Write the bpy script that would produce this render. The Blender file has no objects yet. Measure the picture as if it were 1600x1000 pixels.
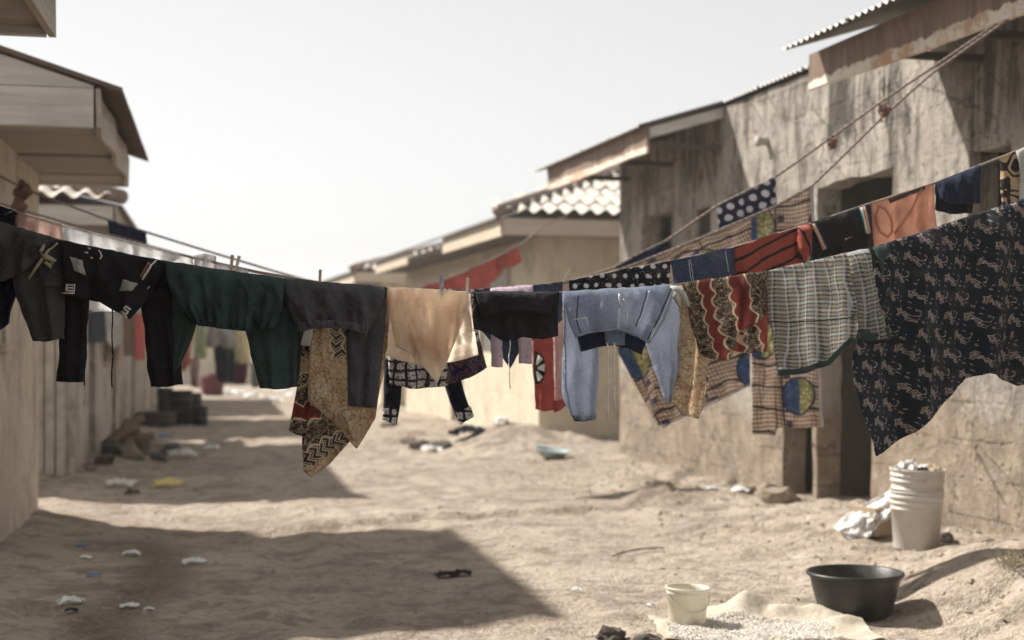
import bpy, math, random
import numpy as np
from mathutils import Vector, noise as mnoise

R = math.radians
SC = bpy.context.scene
COL = SC.collection
random.seed(7)

# ------------------------------------------------------------ camera, sky, sun, exposure
EYE = 1.25                      # camera height
YAW = R(11.7)                   # camera turned right of the street axis (+Y)
FPX = 1600 * 50 / 36            # focal length in photo pixels
HZ = 545                        # photo row of the horizon
cam_d = bpy.data.cameras.new('camera')
cam_d.lens = 50
cam_d.sensor_width = 36
cam_d.shift_y = (HZ - 500) / 1600
cam_d.clip_start = 0.05
cam_d.clip_end = 2000
cam_d.dof.use_dof = True
cam_d.dof.focus_distance = 4.42
cam_d.dof.aperture_fstop = 2.6
cam = bpy.data.objects.new('camera', cam_d)
COL.objects.link(cam)
cam.location = (0, 0, EYE)
cam.rotation_euler = (R(90), 0, -YAW)
SC.camera = cam

SUN_EL = R(44)
SUN_AZ = R(-49)                 # measured from +Y towards +X
world = bpy.data.worlds.new('World')
SC.world = world
world.use_nodes = True
wn = world.node_tree
wn.nodes.clear()
sky = wn.nodes.new('ShaderNodeTexSky')
sky.sky_type = 'NISHITA'
sky.sun_disc = False
sky.sun_elevation = SUN_EL
sky.sun_rotation = SUN_AZ
sky.altitude = 300
sky.air_density = 1.0
sky.dust_density = 0.3
sky.ozone_density = 1.0
hs = wn.nodes.new('ShaderNodeHueSaturation')
hs.inputs['Saturation'].default_value = 0.04
bg = wn.nodes.new('ShaderNodeBackground')
bg.inputs['Strength'].default_value = 0.066
wo = wn.nodes.new('ShaderNodeOutputWorld')
wn.links.new(sky.outputs[0], hs.inputs['Color'])
hz = wn.nodes.new('ShaderNodeMix')          # dry-season dust haze: an even pale veil over the clear sky
hz.data_type = 'RGBA'
hz.inputs[0].default_value = 0.42
hz.inputs[7].default_value = (4.95, 4.93, 4.88, 1)
wn.links.new(hs.outputs[0], hz.inputs[6])
wn.links.new(hz.outputs[2], bg.inputs['Color'])
wn.links.new(bg.outputs[0], wo.inputs['Surface'])

sun_d = bpy.data.lights.new('sun', 'SUN')
sun_d.energy = 3.6
sun_d.angle = R(1.4)
sun_d.color = (1.0, 0.94, 0.86)
sun = bpy.data.objects.new('sun', sun_d)
COL.objects.link(sun)
sun.location = (-20, 20, 30)
sdir = Vector((math.sin(SUN_AZ) * math.cos(SUN_EL), math.cos(SUN_AZ) * math.cos(SUN_EL), math.sin(SUN_EL)))
sun.rotation_euler = (-sdir).to_track_quat('-Z', 'Y').to_euler()

SC.view_settings.view_transform = 'Standard'
SC.view_settings.look = 'None'
SC.view_settings.gamma = 1
SC.view_settings.use_curve_mapping = False
SC.view_settings.exposure = 1.22
SC.cycles.use_denoising = True
SC.cycles.max_bounces = 8
SC.cycles.transparent_max_bounces = 8

# ------------------------------------------------------------ measuring helpers
CY, SY = math.cos(YAW), math.sin(YAW)
FWD = Vector((SY, CY, 0))
RGT = Vector((CY, -SY, 0))


def W(u, v, D):
    """photo point (u, v) at distance D -> place in the world"""
    return Vector((0, 0, EYE)) + FWD * D + RGT * ((u - 800) / FPX * D) + Vector((0, 0, (HZ - v) / FPX * D))


def ground_at(u, v, z=0.0):
    return W(u, v, (EYE - z) * FPX / (v - HZ))


DEL = R(3.4)                    # the right-hand row of houses is turned by this much
CD, SD = math.cos(DEL), math.sin(DEL)


def RW(a, b, z=0):
    return Vector((a * CD - b * SD, a * SD + b * CD, z))


def inv_R(x, y):
    return (x * CD + y * SD, -x * SD + y * CD)


# ------------------------------------------------------------ node expression helper
class NT:
    def __init__(self, nt):
        self.nt = nt

    def node(self, t, **kw):
        n = self.nt.nodes.new(t)
        for k, v in kw.items():
            setattr(n, k, v)
        return n


class E:
    """a float socket with arithmetic"""
    def __init__(self, g, s):
        self.g, self.s = g, s

    def _op(self, op, *args, clamp=False):
        n = self.g.node('ShaderNodeMath', operation=op)
        n.use_clamp = clamp
        for i, a in enumerate((self,) + args):
            if isinstance(a, E):
                self.g.nt.links.new(a.s, n.inputs[i])
            else:
                n.inputs[i].default_value = float(a)
        return E(self.g, n.outputs[0])

    def __add__(s, o): return s._op('ADD', o)
    __radd__ = __add__
    def __sub__(s, o): return s._op('SUBTRACT', o)
    def __rsub__(s, o): return (s * -1) + o
    def __mul__(s, o): return s._op('MULTIPLY', o)
    __rmul__ = __mul__
    def __truediv__(s, o): return s._op('DIVIDE', o)
    def mod(s, o): return s._op('FLOORED_MODULO', o)
    def floor(s): return s._op('FLOOR')
    def abs(s): return s._op('ABSOLUTE')
    def sin(s): return s._op('SINE')
    def cos(s): return s._op('COSINE')
    def sqrt(s): return s._op('SQRT')
    def pow(s, o): return s._op('POWER', o)
    def min(s, o): return s._op('MINIMUM', o)
    def max(s, o): return s._op('MAXIMUM', o)
    def lt(s, o): return s._op('LESS_THAN', o)
    def gt(s, o): return s._op('GREATER_THAN', o)
    def atan2(s, o): return s._op('ARCTAN2', o)
    def clamp(s): return s._op('ADD', 0.0, clamp=True)

    def sm(s, a, b):
        n = s.g.node('ShaderNodeMapRange', interpolation_type='SMOOTHSTEP')
        s.g.nt.links.new(s.s, n.inputs[0])
        n.inputs[1].default_value = a
        n.inputs[2].default_value = b
        return E(s.g, n.outputs[0])


class G(NT):
    def __init__(self, nt):
        super().__init__(nt)
        self.tc = self.node('ShaderNodeTexCoord')

    def xyz(self, which='UV'):
        n = self.node('ShaderNodeSeparateXYZ')
        self.nt.links.new(self.tc.outputs[which], n.inputs[0])
        return [E(self, n.outputs[i]) for i in range(3)]

    def vec(self, x, y, z=0.0):
        n = self.node('ShaderNodeCombineXYZ')
        for i, a in enumerate((x, y, z)):
            if isinstance(a, E):
                self.nt.links.new(a.s, n.inputs[i])
            else:
                n.inputs[i].default_value = float(a)
        return n.outputs[0]

    def noise(self, vec, scale, detail=3, rough=0.55, dist=0.0):
        n = self.node('ShaderNodeTexNoise')
        if vec is not None:
            self.nt.links.new(vec, n.inputs['Vector'])
        n.inputs['Scale'].default_value = scale
        n.inputs['Detail'].default_value = detail
        n.inputs['Roughness'].default_value = rough
        n.inputs['Distortion'].default_value = dist
        return E(self, n.outputs[0])

    def voro(self, vec, scale, feature='F1', rnd=1.0):
        n = self.node('ShaderNodeTexVoronoi', feature=feature)
        if vec is not None:
            self.nt.links.new(vec, n.inputs['Vector'])
        n.inputs['Scale'].default_value = scale
        n.inputs['Randomness'].default_value = rnd
        return E(self, n.outputs['Distance'])

    def col(self, c):
        if isinstance(c, (tuple, list)):
            n = self.node('ShaderNodeRGB')
            n.outputs[0].default_value = (c[0], c[1], c[2], 1)
            return n.outputs[0]
        return c

    def mix(self, f, a, b):
        n = self.node('ShaderNodeMix', data_type='RGBA')
        if isinstance(f, E):
            self.nt.links.new(f.s, n.inputs[0])
        else:
            n.inputs[0].default_value = f
        for c, i in ((a, 6), (b, 7)):
            if isinstance(c, (tuple, list)):
                n.inputs[i].default_value = (c[0], c[1], c[2], 1)
            else:
                self.nt.links.new(c, n.inputs[i])
        return n.outputs[2]


def new_mat(name):
    m = bpy.data.materials.new(name)
    m.use_nodes = True
    m.node_tree.nodes.clear()
    return m, G(m.node_tree)


def finish(m, g, color, rough=0.9, bump=None, bump_d=0.004, spec=0.3, trans=0.0, metal=0.0, sheen=0.0):
    nt = g.nt
    p = g.node('ShaderNodeBsdfPrincipled')
    out = g.node('ShaderNodeOutputMaterial')
    if isinstance(color, (tuple, list)):
        p.inputs['Base Color'].default_value = (*color[:3], 1)
    else:
        nt.links.new(color, p.inputs['Base Color'])
    if isinstance(rough, E):
        nt.links.new(rough.s, p.inputs['Roughness'])
    else:
        p.inputs['Roughness'].default_value = rough
    p.inputs['Specular IOR Level'].default_value = spec
    p.inputs['Metallic'].default_value = metal
    p.inputs['Sheen Weight'].default_value = sheen
    bn = None
    if bump is not None:
        b = g.node('ShaderNodeBump')
        b.inputs['Strength'].default_value = 1.0
        b.inputs['Distance'].default_value = bump_d
        nt.links.new(bump.s, b.inputs['Height'])
        nt.links.new(b.outputs[0], p.inputs['Normal'])
        bn = b
    res = p.outputs[0]
    if trans > 0:
        t = g.node('ShaderNodeBsdfTranslucent')
        if isinstance(color, (tuple, list)):
            t.inputs[0].default_value = (*color[:3], 1)
        else:
            gm = g.node('ShaderNodeGamma')      # a cloth has two faces: each tints the light passing through by half
            gm.inputs[1].default_value = .5
            nt.links.new(color, gm.inputs[0])
            nt.links.new(gm.outputs[0], t.inputs[0])
        if bn:
            nt.links.new(bn.outputs[0], t.inputs['Normal'])
        mx = g.node('ShaderNodeMixShader')
        mx.inputs[0].default_value = trans
        nt.links.new(res, mx.inputs[1])
        nt.links.new(t.outputs[0], mx.inputs[2])
        res = mx.outputs[0]
    nt.links.new(res, out.inputs[0])
    return m


# ------------------------------------------------------------ object helpers
def tag(o, label=None, cat=None, group=None, kind=None):
    if label: o['label'] = label
    if cat: o['category'] = cat
    if group: o['group'] = group
    if kind: o['kind'] = kind
    return o


def empty(name, loc=(0, 0, 0), rz=0, label=None, cat=None, group=None):
    o = bpy.data.objects.new(name, None)
    o.empty_display_size = 0.1
    COL.objects.link(o)
    o.location = loc
    o.rotation_euler = (0, 0, rz)
    return tag(o, label, cat, group)


def link(name, me, parent=None, loc=None, rot=None):
    o = bpy.data.objects.new(name, me)
    COL.objects.link(o)
    if parent is not None:
        o.parent = parent
    if loc is not None:
        o.location = loc
    if rot is not None:
        o.rotation_euler = rot
    return o


def mesh(name, vs, fs, mat, smooth=False, uv=None):
    me = bpy.data.meshes.new(name)
    me.from_pydata([tuple(v) for v in vs], [], fs)
    if uv is not None:
        l = me.uv_layers.new(name='UVMap')
        idx = np.empty(len(me.loops), dtype=np.int32)
        me.loops.foreach_get('vertex_index', idx)
        l.data.foreach_set('uv', np.asarray(uv, dtype=np.float32)[idx].ravel())
    if smooth:
        me.polygons.foreach_set('use_smooth', [True] * len(me.polygons))
    if mat is not None:
        me.materials.append(mat)
    me.update()
    return me


def obj(name, vs, fs, mat, parent=None, smooth=False, uv=None, loc=None, rot=None):
    return link(name, mesh(name, vs, fs, mat, smooth, uv), parent, loc, rot)


class MB:
    """collects shapes for one mesh"""
    def __init__(self):
        self.v, self.f = [], []

    def box(self, x0, x1, y0, y1, z0, z1):
        n = len(self.v)
        self.v += [(x, y, z) for z in (z0, z1) for y in (y0, y1) for x in (x0, x1)]
        self.f += [tuple(n + i for i in q) for q in ((0, 2, 3, 1), (4, 5, 7, 6), (0, 1, 5, 4), (2, 6, 7, 3), (0, 4, 6, 2), (1, 3, 7, 5))]
        return self

    def bbox(self, x0, x1, y0, y1, z0, z1, c=0.008):
        """box with chamfered long edges (octagonal section along its longest side)"""
        d = [x1 - x0, y1 - y0, z1 - z0]
        ax = d.index(max(d))
        lo, hi = [x0, y0, z0], [x1, y1, z1]
        o = [i for i in range(3) if i != ax]
        p0, p1, q0, q1 = lo[o[0]], hi[o[0]], lo[o[1]], hi[o[1]]
        c = min(c, (p1 - p0) * .4, (q1 - q0) * .4)
        ring = [(p0 + c, q0), (p1 - c, q0), (p1, q0 + c), (p1, q1 - c), (p1 - c, q1), (p0 + c, q1), (p0, q1 - c), (p0, q0 + c)]
        n = len(self.v)
        for e in (lo[ax], hi[ax]):
            for p, q in ring:
                t = [0, 0, 0]
                t[ax], t[o[0]], t[o[1]] = e, p, q
                self.v.append(tuple(t))
        k = 8
        for i in range(k):
            j = (i + 1) % k
            self.f.append((n + i, n + j, n + k + j, n + k + i))
        self.f.append(tuple(n + i for i in reversed(range(k))))
        self.f.append(tuple(n + k + i for i in range(k)))
        return self

    def tube(self, pts, r, k=8, caps=True):
        pts = [Vector(p) for p in pts]
        n = len(self.v)
        rs = r if isinstance(r, (list, tuple)) else [r] * len(pts)
        up = Vector((0, 0, 1))
        for i, p in enumerate(pts):
            t = (pts[min(i + 1, len(pts) - 1)] - pts[max(i - 1, 0)]).normalized()
            a = t.cross(up)
            if a.length < 1e-3:
                a = t.cross(Vector((1, 0, 0)))
            a.normalize()
            b = a.cross(t).normalized()
            for j in range(k):
                w = 2 * math.pi * j / k
                self.v.append(tuple(p + (a * math.cos(w) + b * math.sin(w)) * rs[i]))
        for i in range(len(pts) - 1):
            for j in range(k):
                j2 = (j + 1) % k
                self.f.append((n + i * k + j, n + i * k + j2, n + (i + 1) * k + j2, n + (i + 1) * k + j))
        if caps:
            self.f.append(tuple(n + j for j in reversed(range(k))))
            self.f.append(tuple(n + (len(pts) - 1) * k + j for j in range(k)))
        return self

    def lathe(self, prof, k=32, cx=0, cy=0, wob=0.0):
        """profile of (radius, z), open or closed by zero radii"""
        n = len(self.v)
        for r, z in prof:
            for j in range(k):
                w = 2 * math.pi * j / k
                rr = r * (1 + wob * math.sin(2 * w + 1) + wob * .6 * math.sin(3 * w))
                self.v.append((cx + rr * math.cos(w), cy + rr * math.sin(w), z))
        for i in range(len(prof) - 1):
            for j in range(k):
                j2 = (j + 1) % k
                self.f.append((n + i * k + j, n + i * k + j2, n + (i + 1) * k + j2, n + (i + 1) * k + j))
        return self

    def build(self, name, mat, parent=None, smooth=False, loc=None, rot=None):
        return obj(name, self.v, self.f, mat, parent, smooth, None, loc, rot)


def rock_mesh(name, r, mat, seed=0, squash=0.6, sub=2, rough=0.35):
    """uneven stone"""
    import bmesh
    bm = bmesh.new()
    bmesh.ops.create_icosphere(bm, subdivisions=sub, radius=1)
    for v in bm.verts:
        d = 1 + rough * mnoise.noise(v.co * 1.3 + Vector((seed * 7.1, seed, 0))) + rough * .5 * mnoise.noise(v.co * 3.1 + Vector((0, seed * 3.3, 1)))
        v.co = Vector((v.co.x * d, v.co.y * d, v.co.z * d * squash)) * r
    me = bpy.data.meshes.new(name)
    bm.to_mesh(me)
    bm.free()
    me.materials.append(mat)
    return me

# ------------------------------------------------------------ surface materials
def m_ground():
    m, g = new_mat('dry_dirt')
    P = g.tc.outputs['Object']
    x, y, z = g.xyz('Object')
    big = g.noise(P, 0.55, 4, .6)
    mid = g.noise(P, 3.2, 6, .7, .6)
    str_ = g.noise(g.vec(x * 2.2, y * 6.5, 1.0), 1.3, 5, .65, .8)
    fine = g.noise(P, 34, 4, .75)
    c = g.mix(big.sm(.35, .7), (.40, .332, .268), (.525, .447, .368))
    c = g.mix(mid.sm(.46, .62) * .75, c, (.215, .165, .125))
    c = g.mix(str_.sm(.53, .74) * .55, c, (.66, .59, .50))
    damp = g.noise(g.vec(x * .9, y * .55, 3.0), 1.2, 5, .65).sm(.53, .70)
    c = g.mix(damp * .6, c, (.23, .18, .14))
    wet = (x + .42 + (y * 2.1).sin() * .10 + (mid - .5) * .5).abs().sm(.30, .05) * y.sm(10.0, 9.0)
    c = g.mix(wet * .7, c, (.115, .095, .08))
    c = g.mix(wet * g.noise(P, 5, 4, .7).sm(.60, .68) * .6, c, (.50, .48, .46))
    speck = g.voro(P, 19).lt(.17) * g.noise(P, 1.4, 4).gt(.54)
    c = g.mix(speck * .4, c, (.16, .125, .10))
    c = g.mix(g.noise(P, 15, 5, .75).sm(.51, .64) * .6, c, (.18, .14, .108))
    c = g.mix(fine.sm(.4, .75) * .35, c, (.62, .545, .455))
    h = mid * .9 + fine * .5 + g.noise(P, 9, 5, .75) * 1.1 + str_ * .35 - speck * .15
    return finish(m, g, c, .95, h, .05, spec=.12)


def m_wall(name, c1, c2, soot, grime=.5, blocks=True, seed=0.0, flake=(.5, .44, .36), splash=False):
    m, g = new_mat(name)
    x, y, z = g.xyz('Object')
    P = g.vec(x + seed, y, z)
    n1 = g.noise(P, .9, 5, .62)
    n2 = g.noise(P, 5, 6, .7, .3)
    n3 = g.noise(P, 1.9, 5, .7, .8)
    streak = g.noise(g.vec(x * 2.2 + seed, y * 2.2, z * .75), 1.3, 6, .7, .9) * .75 + g.noise(P, .7, 3, .6) * .25
    streak2 = g.noise(g.vec(x * 8 + seed, y * 8, z * .9), 1.2, 5, .75, .8) * .7 + g.noise(P, 1.3, 3, .6) * .3
    c = g.mix(n1.sm(.3, .7), c1, c2)
    c = g.mix(n2.sm(.48, .72) * .55, c, flake)
    c = g.mix(n3.sm(.50, .64) * grime * .8, c, tuple(k * .52 for k in c1))
    c = g.mix(streak.sm(.48, .62) * grime * .8, c, soot)
    c = g.mix(streak2.sm(.51, .66) * grime * (.6 if blocks else .25), c, tuple(k * 1.5 for k in soot))
    c = g.mix(g.noise(g.vec(x * 7 + seed + 4, y * 7, z * .9), 1.2, 5, .7, .8).sm(.58, .75) * (.5 if blocks else .12), c, (.60, .55, .47))
    h = n2 * .8 + g.noise(P, 24, 5, .75) * .45
    if splash:
        low = (1.05 - z + (n1 - .5) * 1.9 + (n2 - .5) * .5).sm(0, .35)
        c = g.mix(low * .8, c, g.mix(n2.sm(.4, .65), (.235, .18, .132), (.36, .288, .218)))
        drip = g.noise(g.vec(x * 3.4 + 7, y * 3.4, z * .8), .9, 6, .75, 1.6).sm(.47, .62) * (z - 2.2 + (n3 - .5) * 2.2).sm(0, .5)
        c = g.mix(drip * .85, c, (.062, .056, .05))
        run_ = g.noise(g.vec(x * 5 + 2, y * 5, z * .35), 1.4, 5, .7, .5).sm(.50, .64) * g.noise(P, .55, 3, .6).sm(.42, .58) * (z - 1.5 + (n3 - .5) * 1.6).sm(0, .5)
        c = g.mix(run_ * .75, c, (.075, .066, .057))
        wv_ = n2 * .22 + n3 * .5
        crk = g.voro(g.vec(x + y + wv_, z * 1.15 + wv_), 1.5, 'DISTANCE_TO_EDGE').lt(.011) * n1.sm(.44, .56)
        c = g.mix(crk * .45, c, (.045, .038, .032))
        h = h - crk * .8
    if blocks:
        br = g.node('ShaderNodeTexBrick')
        wv = n2 * .05
        g.nt.links.new(g.vec(x + y + wv, z + wv * .8), br.inputs['Vector'])
        br.inputs['Scale'].default_value = 1.0
        br.inputs['Brick Width'].default_value = .46
        br.inputs['Row Height'].default_value = .235
        br.inputs['Mortar Size'].default_value = .012
        br.inputs['Mortar Smooth'].default_value = .35
        jt = E(g, br.outputs['Fac']) * n3.sm(.46, .6) * n1.sm(.35, .55)
        c = g.mix(jt * .25, c, tuple(k * .8 for k in soot))
        pits = g.voro(P, 14).lt(.24) * n2.gt(.55)
        c = g.mix(pits * .6, c, (.10, .078, .058))
        h = h - jt * .5 - pits * .7
    return finish(m, g, c, .93, h, .045, spec=.12)


def m_wood(name, c1, c2, axis='x', rough=.8):
    m, g = new_mat(name)
    x, y, z = g.xyz('Object')
    k = {'x': (1.2, 16, 16), 'y': (16, 1.2, 16), 'z': (16, 16, 1.2)}[axis]
    n = g.noise(g.vec(x * k[0], y * k[1], z * k[2]), 1.6, 5, .65, .5)
    n2 = g.noise(g.vec(x, y, z), 2.2, 4, .6)
    c = g.mix(n.sm(.3, .75), c1, c2)
    c = g.mix(n2.sm(.5, .8) * .25, c, (c1[0] * .5, c1[1] * .5, c1[2] * .5))
    return finish(m, g, c, rough, n, .006, spec=.2)


def m_rust(name):
    """brown rusted fascia sheet with the old pale paint left along its lower lip"""
    m, g = new_mat(name)
    x, y, z = g.xyz('Object')
    P = g.vec(x, y, z)
    n = g.noise(P, 5, 5, .7)
    st = g.noise(g.vec(x * 9, y * 9, z * 1.2), 1.5, 4, .65)
    c = g.mix(st.sm(.35, .7), (.165, .115, .085), (.27, .19, .14))
    c = g.mix(n.sm(.57, .75) * .6, c, (.30, .175, .10))
    lip = (2.995 - z + (n - .5) * .05 + (st - .5) * .09).sm(0, .012)
    c = g.mix(lip, c, g.mix(n.sm(.45, .62), (.68, .62, .53), (.45, .29, .18)))
    return finish(m, g, c, .75, n, .004, spec=.3)


def m_sheet(name, c1, c2):
    m, g = new_mat(name)
    x, y, z = g.xyz('Object')
    P = g.vec(x, y, z)
    n = g.noise(P, 2.4, 5, .65)
    r = g.noise(P, 7, 4, .65)
    c = g.mix(n.sm(.35, .7), c1, c2)
    c = g.mix(r.sm(.56, .75) * .8, c, (.2, .12, .075))
    return finish(m, g, c, .5, r, .002, spec=.5, metal=.25)


def m_plain(name, c, rough=.7, var=.25, scale=9, spec=.3, trans=0.0, bump=.003, dirt=None):
    m, g = new_mat(name)
    P = g.tc.outputs['Object']
    n = g.noise(P, scale, 4, .62)
    cc = g.mix(n.sm(.3, .75), (c[0] * (1 - var), c[1] * (1 - var), c[2] * (1 - var)), (min(1, c[0] * (1 + var * .6)), min(1, c[1] * (1 + var * .6)), min(1, c[2] * (1 + var * .6))))
    if dirt:
        cc = g.mix(g.noise(P, scale * .45, 4, .65).sm(.48, .72) * .7, cc, dirt)
    return finish(m, g, cc, rough, n, bump, spec=spec, trans=trans)


M = {}
M['ground'] = m_ground()
M['wallR'] = m_wall('stained_concrete', (.35, .315, .27), (.44, .40, .35), (.085, .076, .068), .8, True, 0, (.54, .49, .42), True)
M['wallR3'] = m_wall('cream_plaster', (.68, .60, .465), (.74, .665, .525), (.42, .345, .26), .5, False, 5)
M['wallL'] = m_wall('tan_plaster', (.60, .525, .435), (.67, .60, .505), (.34, .29, .24), .6, False, 11)
M['wallL2'] = m_wall('grey_plaster', (.50, .455, .395), (.60, .555, .49), (.22, .195, .17), .8, True, 17)
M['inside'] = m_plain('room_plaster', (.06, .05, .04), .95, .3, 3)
M['rust'] = m_rust('rusted_fascia')
M['sheet'] = m_sheet('weathered_roof_sheet', (.15, .14, .13), (.22, .205, .19))
M['sheet_dark'] = m_sheet('brown_roof_sheet', (.20, .15, .125), (.27, .20, .165))
M['tile'] = m_plain('pale_roof_tile', (.43, .395, .35), .75, .22, 6, dirt=(.22, .18, .145))
M['wood'] = m_wood('raw_board', (.30, .27, .235), (.39, .355, .31), 'x')
M['wood_grey'] = m_wood('grey_board', (.42, .405, .38), (.56, .54, .51), 'x')
M['wood_y'] = m_wood('eave_board', (.34, .305, .265), (.45, .41, .36), 'y')
M['wood_dark'] = m_wood('dark_rafter', (.06, .05, .042), (.11, .094, .078), 'x')
M['cream_board'] = m_wood('cream_fascia', (.52, .44, .34), (.60, .52, .41), 'y')
M['pink_board'] = m_wood('pinkish_fascia', (.50, .41, .35), (.58, .49, .42), 'x')
M['black_board'] = m_wood('shade_black_board', (.022, .019, .016), (.04, .034, .028), 'z')  # near-black colour stands in for shade in the small window
M['door'] = m_wood('old_door', (.155, .12, .09), (.22, .175, .13), 'z')
M['stone'] = m_plain('stone', (.33, .275, .21), .95, .35, 8, bump=.01)
M['dark_stone'] = m_plain('dark_stone', (.09, .078, .068), .9, .35, 14, bump=.01)
M['pvc'] = m_plain('grey_pipe_plastic', (.36, .34, .305), .6, .2, 8)


# ------------------------------------------------------------ ground
def vnoise(x, y, seed=0):
    xi, yi = np.floor(x), np.floor(y)
    xf, yf = x - xi, y - yi
    def h(i, j):
        q = np.sin(i * 127.1 + j * 311.7 + seed * 74.7) * 43758.5453
        return (q - np.floor(q)) * 2 - 1
    sx, sy = xf * xf * (3 - 2 * xf), yf * yf * (3 - 2 * yf)
    a = h(xi, yi) * (1 - sx) + h(xi + 1, yi) * sx
    b = h(xi, yi + 1) * (1 - sx) + h(xi + 1, yi + 1) * sx
    return a * (1 - sy) + b * sy


def sstep(t):
    t = np.clip(t, 0, 1)
    return t * t * (3 - 2 * t)


STEP_X = [-1.5, -.2, 1.35, 2.45, 3.1, 3.6, 4.0, 4.6, 6]
STEP_Y = [9.2, 9.55, 10.1, 10.4, 10.5, 11.0, 12.05, 12.9, 13.4]


def ground_z(x, y):
    x, y = np.asarray(x, float), np.asarray(y, float)
    a, b = x * CD + y * SD, -x * SD + y * CD
    near = sstep((34 - y) / 8)
    h = .016 * vnoise(x * .9, y * .9, 1) + .008 * vnoise(x * 2.6, y * 2.6, 2) + .007 * vnoise(x * 7, y * 7, 3) + .0035 * vnoise(x * 15, y * 15, 8)
    bank = sstep((a - 3.15 + .18 * vnoise(x * 1.3, y * 1.3, 4)) / 1.35)
    rill = .5 + .5 * vnoise(x * 2.2 + .8 * vnoise(x, y, 9), y * 5.5, 5)
    h = h + bank * (.115 + .035 * vnoise(x * .7, y * .7, 6)) - .05 * rill * bank * (1 - bank) * 2
    h = h + .20 * sstep((a - 3.25 - .1 * vnoise(x * 2, y * 2, 21)) / .75) * sstep((7.4 - b) / 1.3) * (.75 + .25 * rill) + .022 * bank * vnoise(x * 9, y * 9, 15) + .03 * bank * vnoise(x * 3.3 + 1.1 * y, y * 2.2, 25)
    ril = (1 - np.abs(vnoise(y * 3.6 + .5 * vnoise(x * 3, y * 3, 51), a * 1.1, 53))) ** 5
    h = h - .06 * ril * sstep((a - 3.25) / .3) * sstep((4.7 - a) / .3) * sstep((9 - b) / 2)
    pr = vnoise(x * 5.2 + .6 * vnoise(x * 2, y * 2, 31), y * 4.1, 33)
    h = h - .016 * sstep((pr - .5) / .3) * (1 - .6 * bank)
    for rx, ph in ((.55, 0.0), (1.75, 1.3)):
        c_ = rx + .12 * np.sin(y * .55 + ph) + .03 * vnoise(y * 1.7, y * 0 + rx, 35)
        h = h - .013 * np.exp(-((x - c_) / .10) ** 2) + .007 * np.exp(-((np.abs(x - c_) - .19) / .07) ** 2)
    st = np.interp(x, STEP_X, STEP_Y) + .05 * vnoise(x * 3, x * 0, 7)
    h = h + .05 * sstep((y - st) / .09) * sstep((x + .5) / 1.2) * np.exp(-np.clip(y - st, 0, 99) / 2.2)
    h = h + .24 * np.exp(-((a - 4.35) / .75) ** 2 - ((b - 16.3) / .55) ** 2) + .17 * np.exp(-((a - 3.4) / .8) ** 2 - ((b - 18.2) / .8) ** 2)
    h = h + .12 * np.exp(-((x + 1.05) / .5) ** 2 - ((y - 15.6) / 1.4) ** 2) + .05 * np.exp(-((x + 1.3) / .3) ** 2)
    h = h + .02 * np.abs(vnoise(x * 4, y * 4, 12)) * np.exp(-((a - 3.8) / 1.2) ** 2 - ((b - 17.2) / 1.6) ** 2) * 4
    return h * near


def gz(x, y):
    return float(ground_z(np.array([x]), np.array([y]))[0])


def gp(u, v):
    """place on the uneven ground seen at photo point (u, v)"""
    z = 0.0
    for _ in range(6):
        p = ground_at(u, v, z)
        z = .5 * z + .5 * gz(p.x, p.y)
    return Vector((p.x, p.y, gz(p.x, p.y)))


def lines(spec):
    out = [spec[0][0]]
    for a, b, s in spec:
        n = max(1, round((b - a) / s))
        out += [a + (b - a) * (i + 1) / n for i in range(n)]
    return np.array(out)


gx = lines([(-500, -60, 110), (-60, -8, 6), (-8, -1.8, .5), (-1.8, 5.6, .045), (5.6, 9, .4), (9, 60, 6), (60, 500, 110)])
gy = lines([(-60, -4, 8), (-4, 3.5, .4), (3.5, 13.5, .045), (13.5, 23, .1), (23, 50, .4), (50, 120, 7), (120, 800, 110)])
XX, YY = np.meshgrid(gx, gy)
ZZ = ground_z(XX, YY)
nx, ny = len(gx), len(gy)
gv = np.stack([XX.ravel(), YY.ravel(), ZZ.ravel()], 1)
ii = np.arange(ny - 1)[:, None] * nx + np.arange(nx - 1)[None, :]
gf = np.stack([ii, ii + 1, ii + 1 + nx, ii + nx], -1).reshape(-1, 4)
tag(obj('ground', gv.tolist(), gf.tolist(), M['ground'], smooth=True), kind='structure')

# loose clods and small stones nobody could count
mb = MB()
rs = random.Random(3)
octa = [(1, 0, 0), (0, 1, 0), (-1, 0, 0), (0, -1, 0), (0, 0, 1), (0, 0, -1)]
of = [(0, 1, 4), (1, 2, 4), (2, 3, 4), (3, 0, 4), (1, 0, 5), (2, 1, 5), (3, 2, 5), (0, 3, 5)]
for i in range(6000):
    x, y = rs.uniform(-1.25, 4.6), 5.4 + 13 * rs.random() ** 1.7
    if i % 4 == 0:
        q_ = RW(rs.uniform(3.4, 4.97), rs.uniform(5.2, 16))
        x, y = q_.x, q_.y
    if i % 4 and mnoise.noise(Vector((x * .9, y * .9, 2))) < .05:
        continue
    r = .004 + .026 * rs.random() ** (4 if i % 4 == 0 else 8)
    z, w = gz(x, y), rs.random() * 3
    n = len(mb.v)
    for q in octa:
        k = r * rs.uniform(.7, 1.3)
        mb.v.append((x + (q[0] * math.cos(w) - q[1] * math.sin(w)) * k, y + (q[0] * math.sin(w) + q[1] * math.cos(w)) * k, z + q[2] * k * .6))
    mb.f += [tuple(n + j for j in t) for t in of]
tag(mb.build('gravel', M['stone']), 'small stones and clods scattered over the dirt street', 'gravel', kind='stuff')


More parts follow.
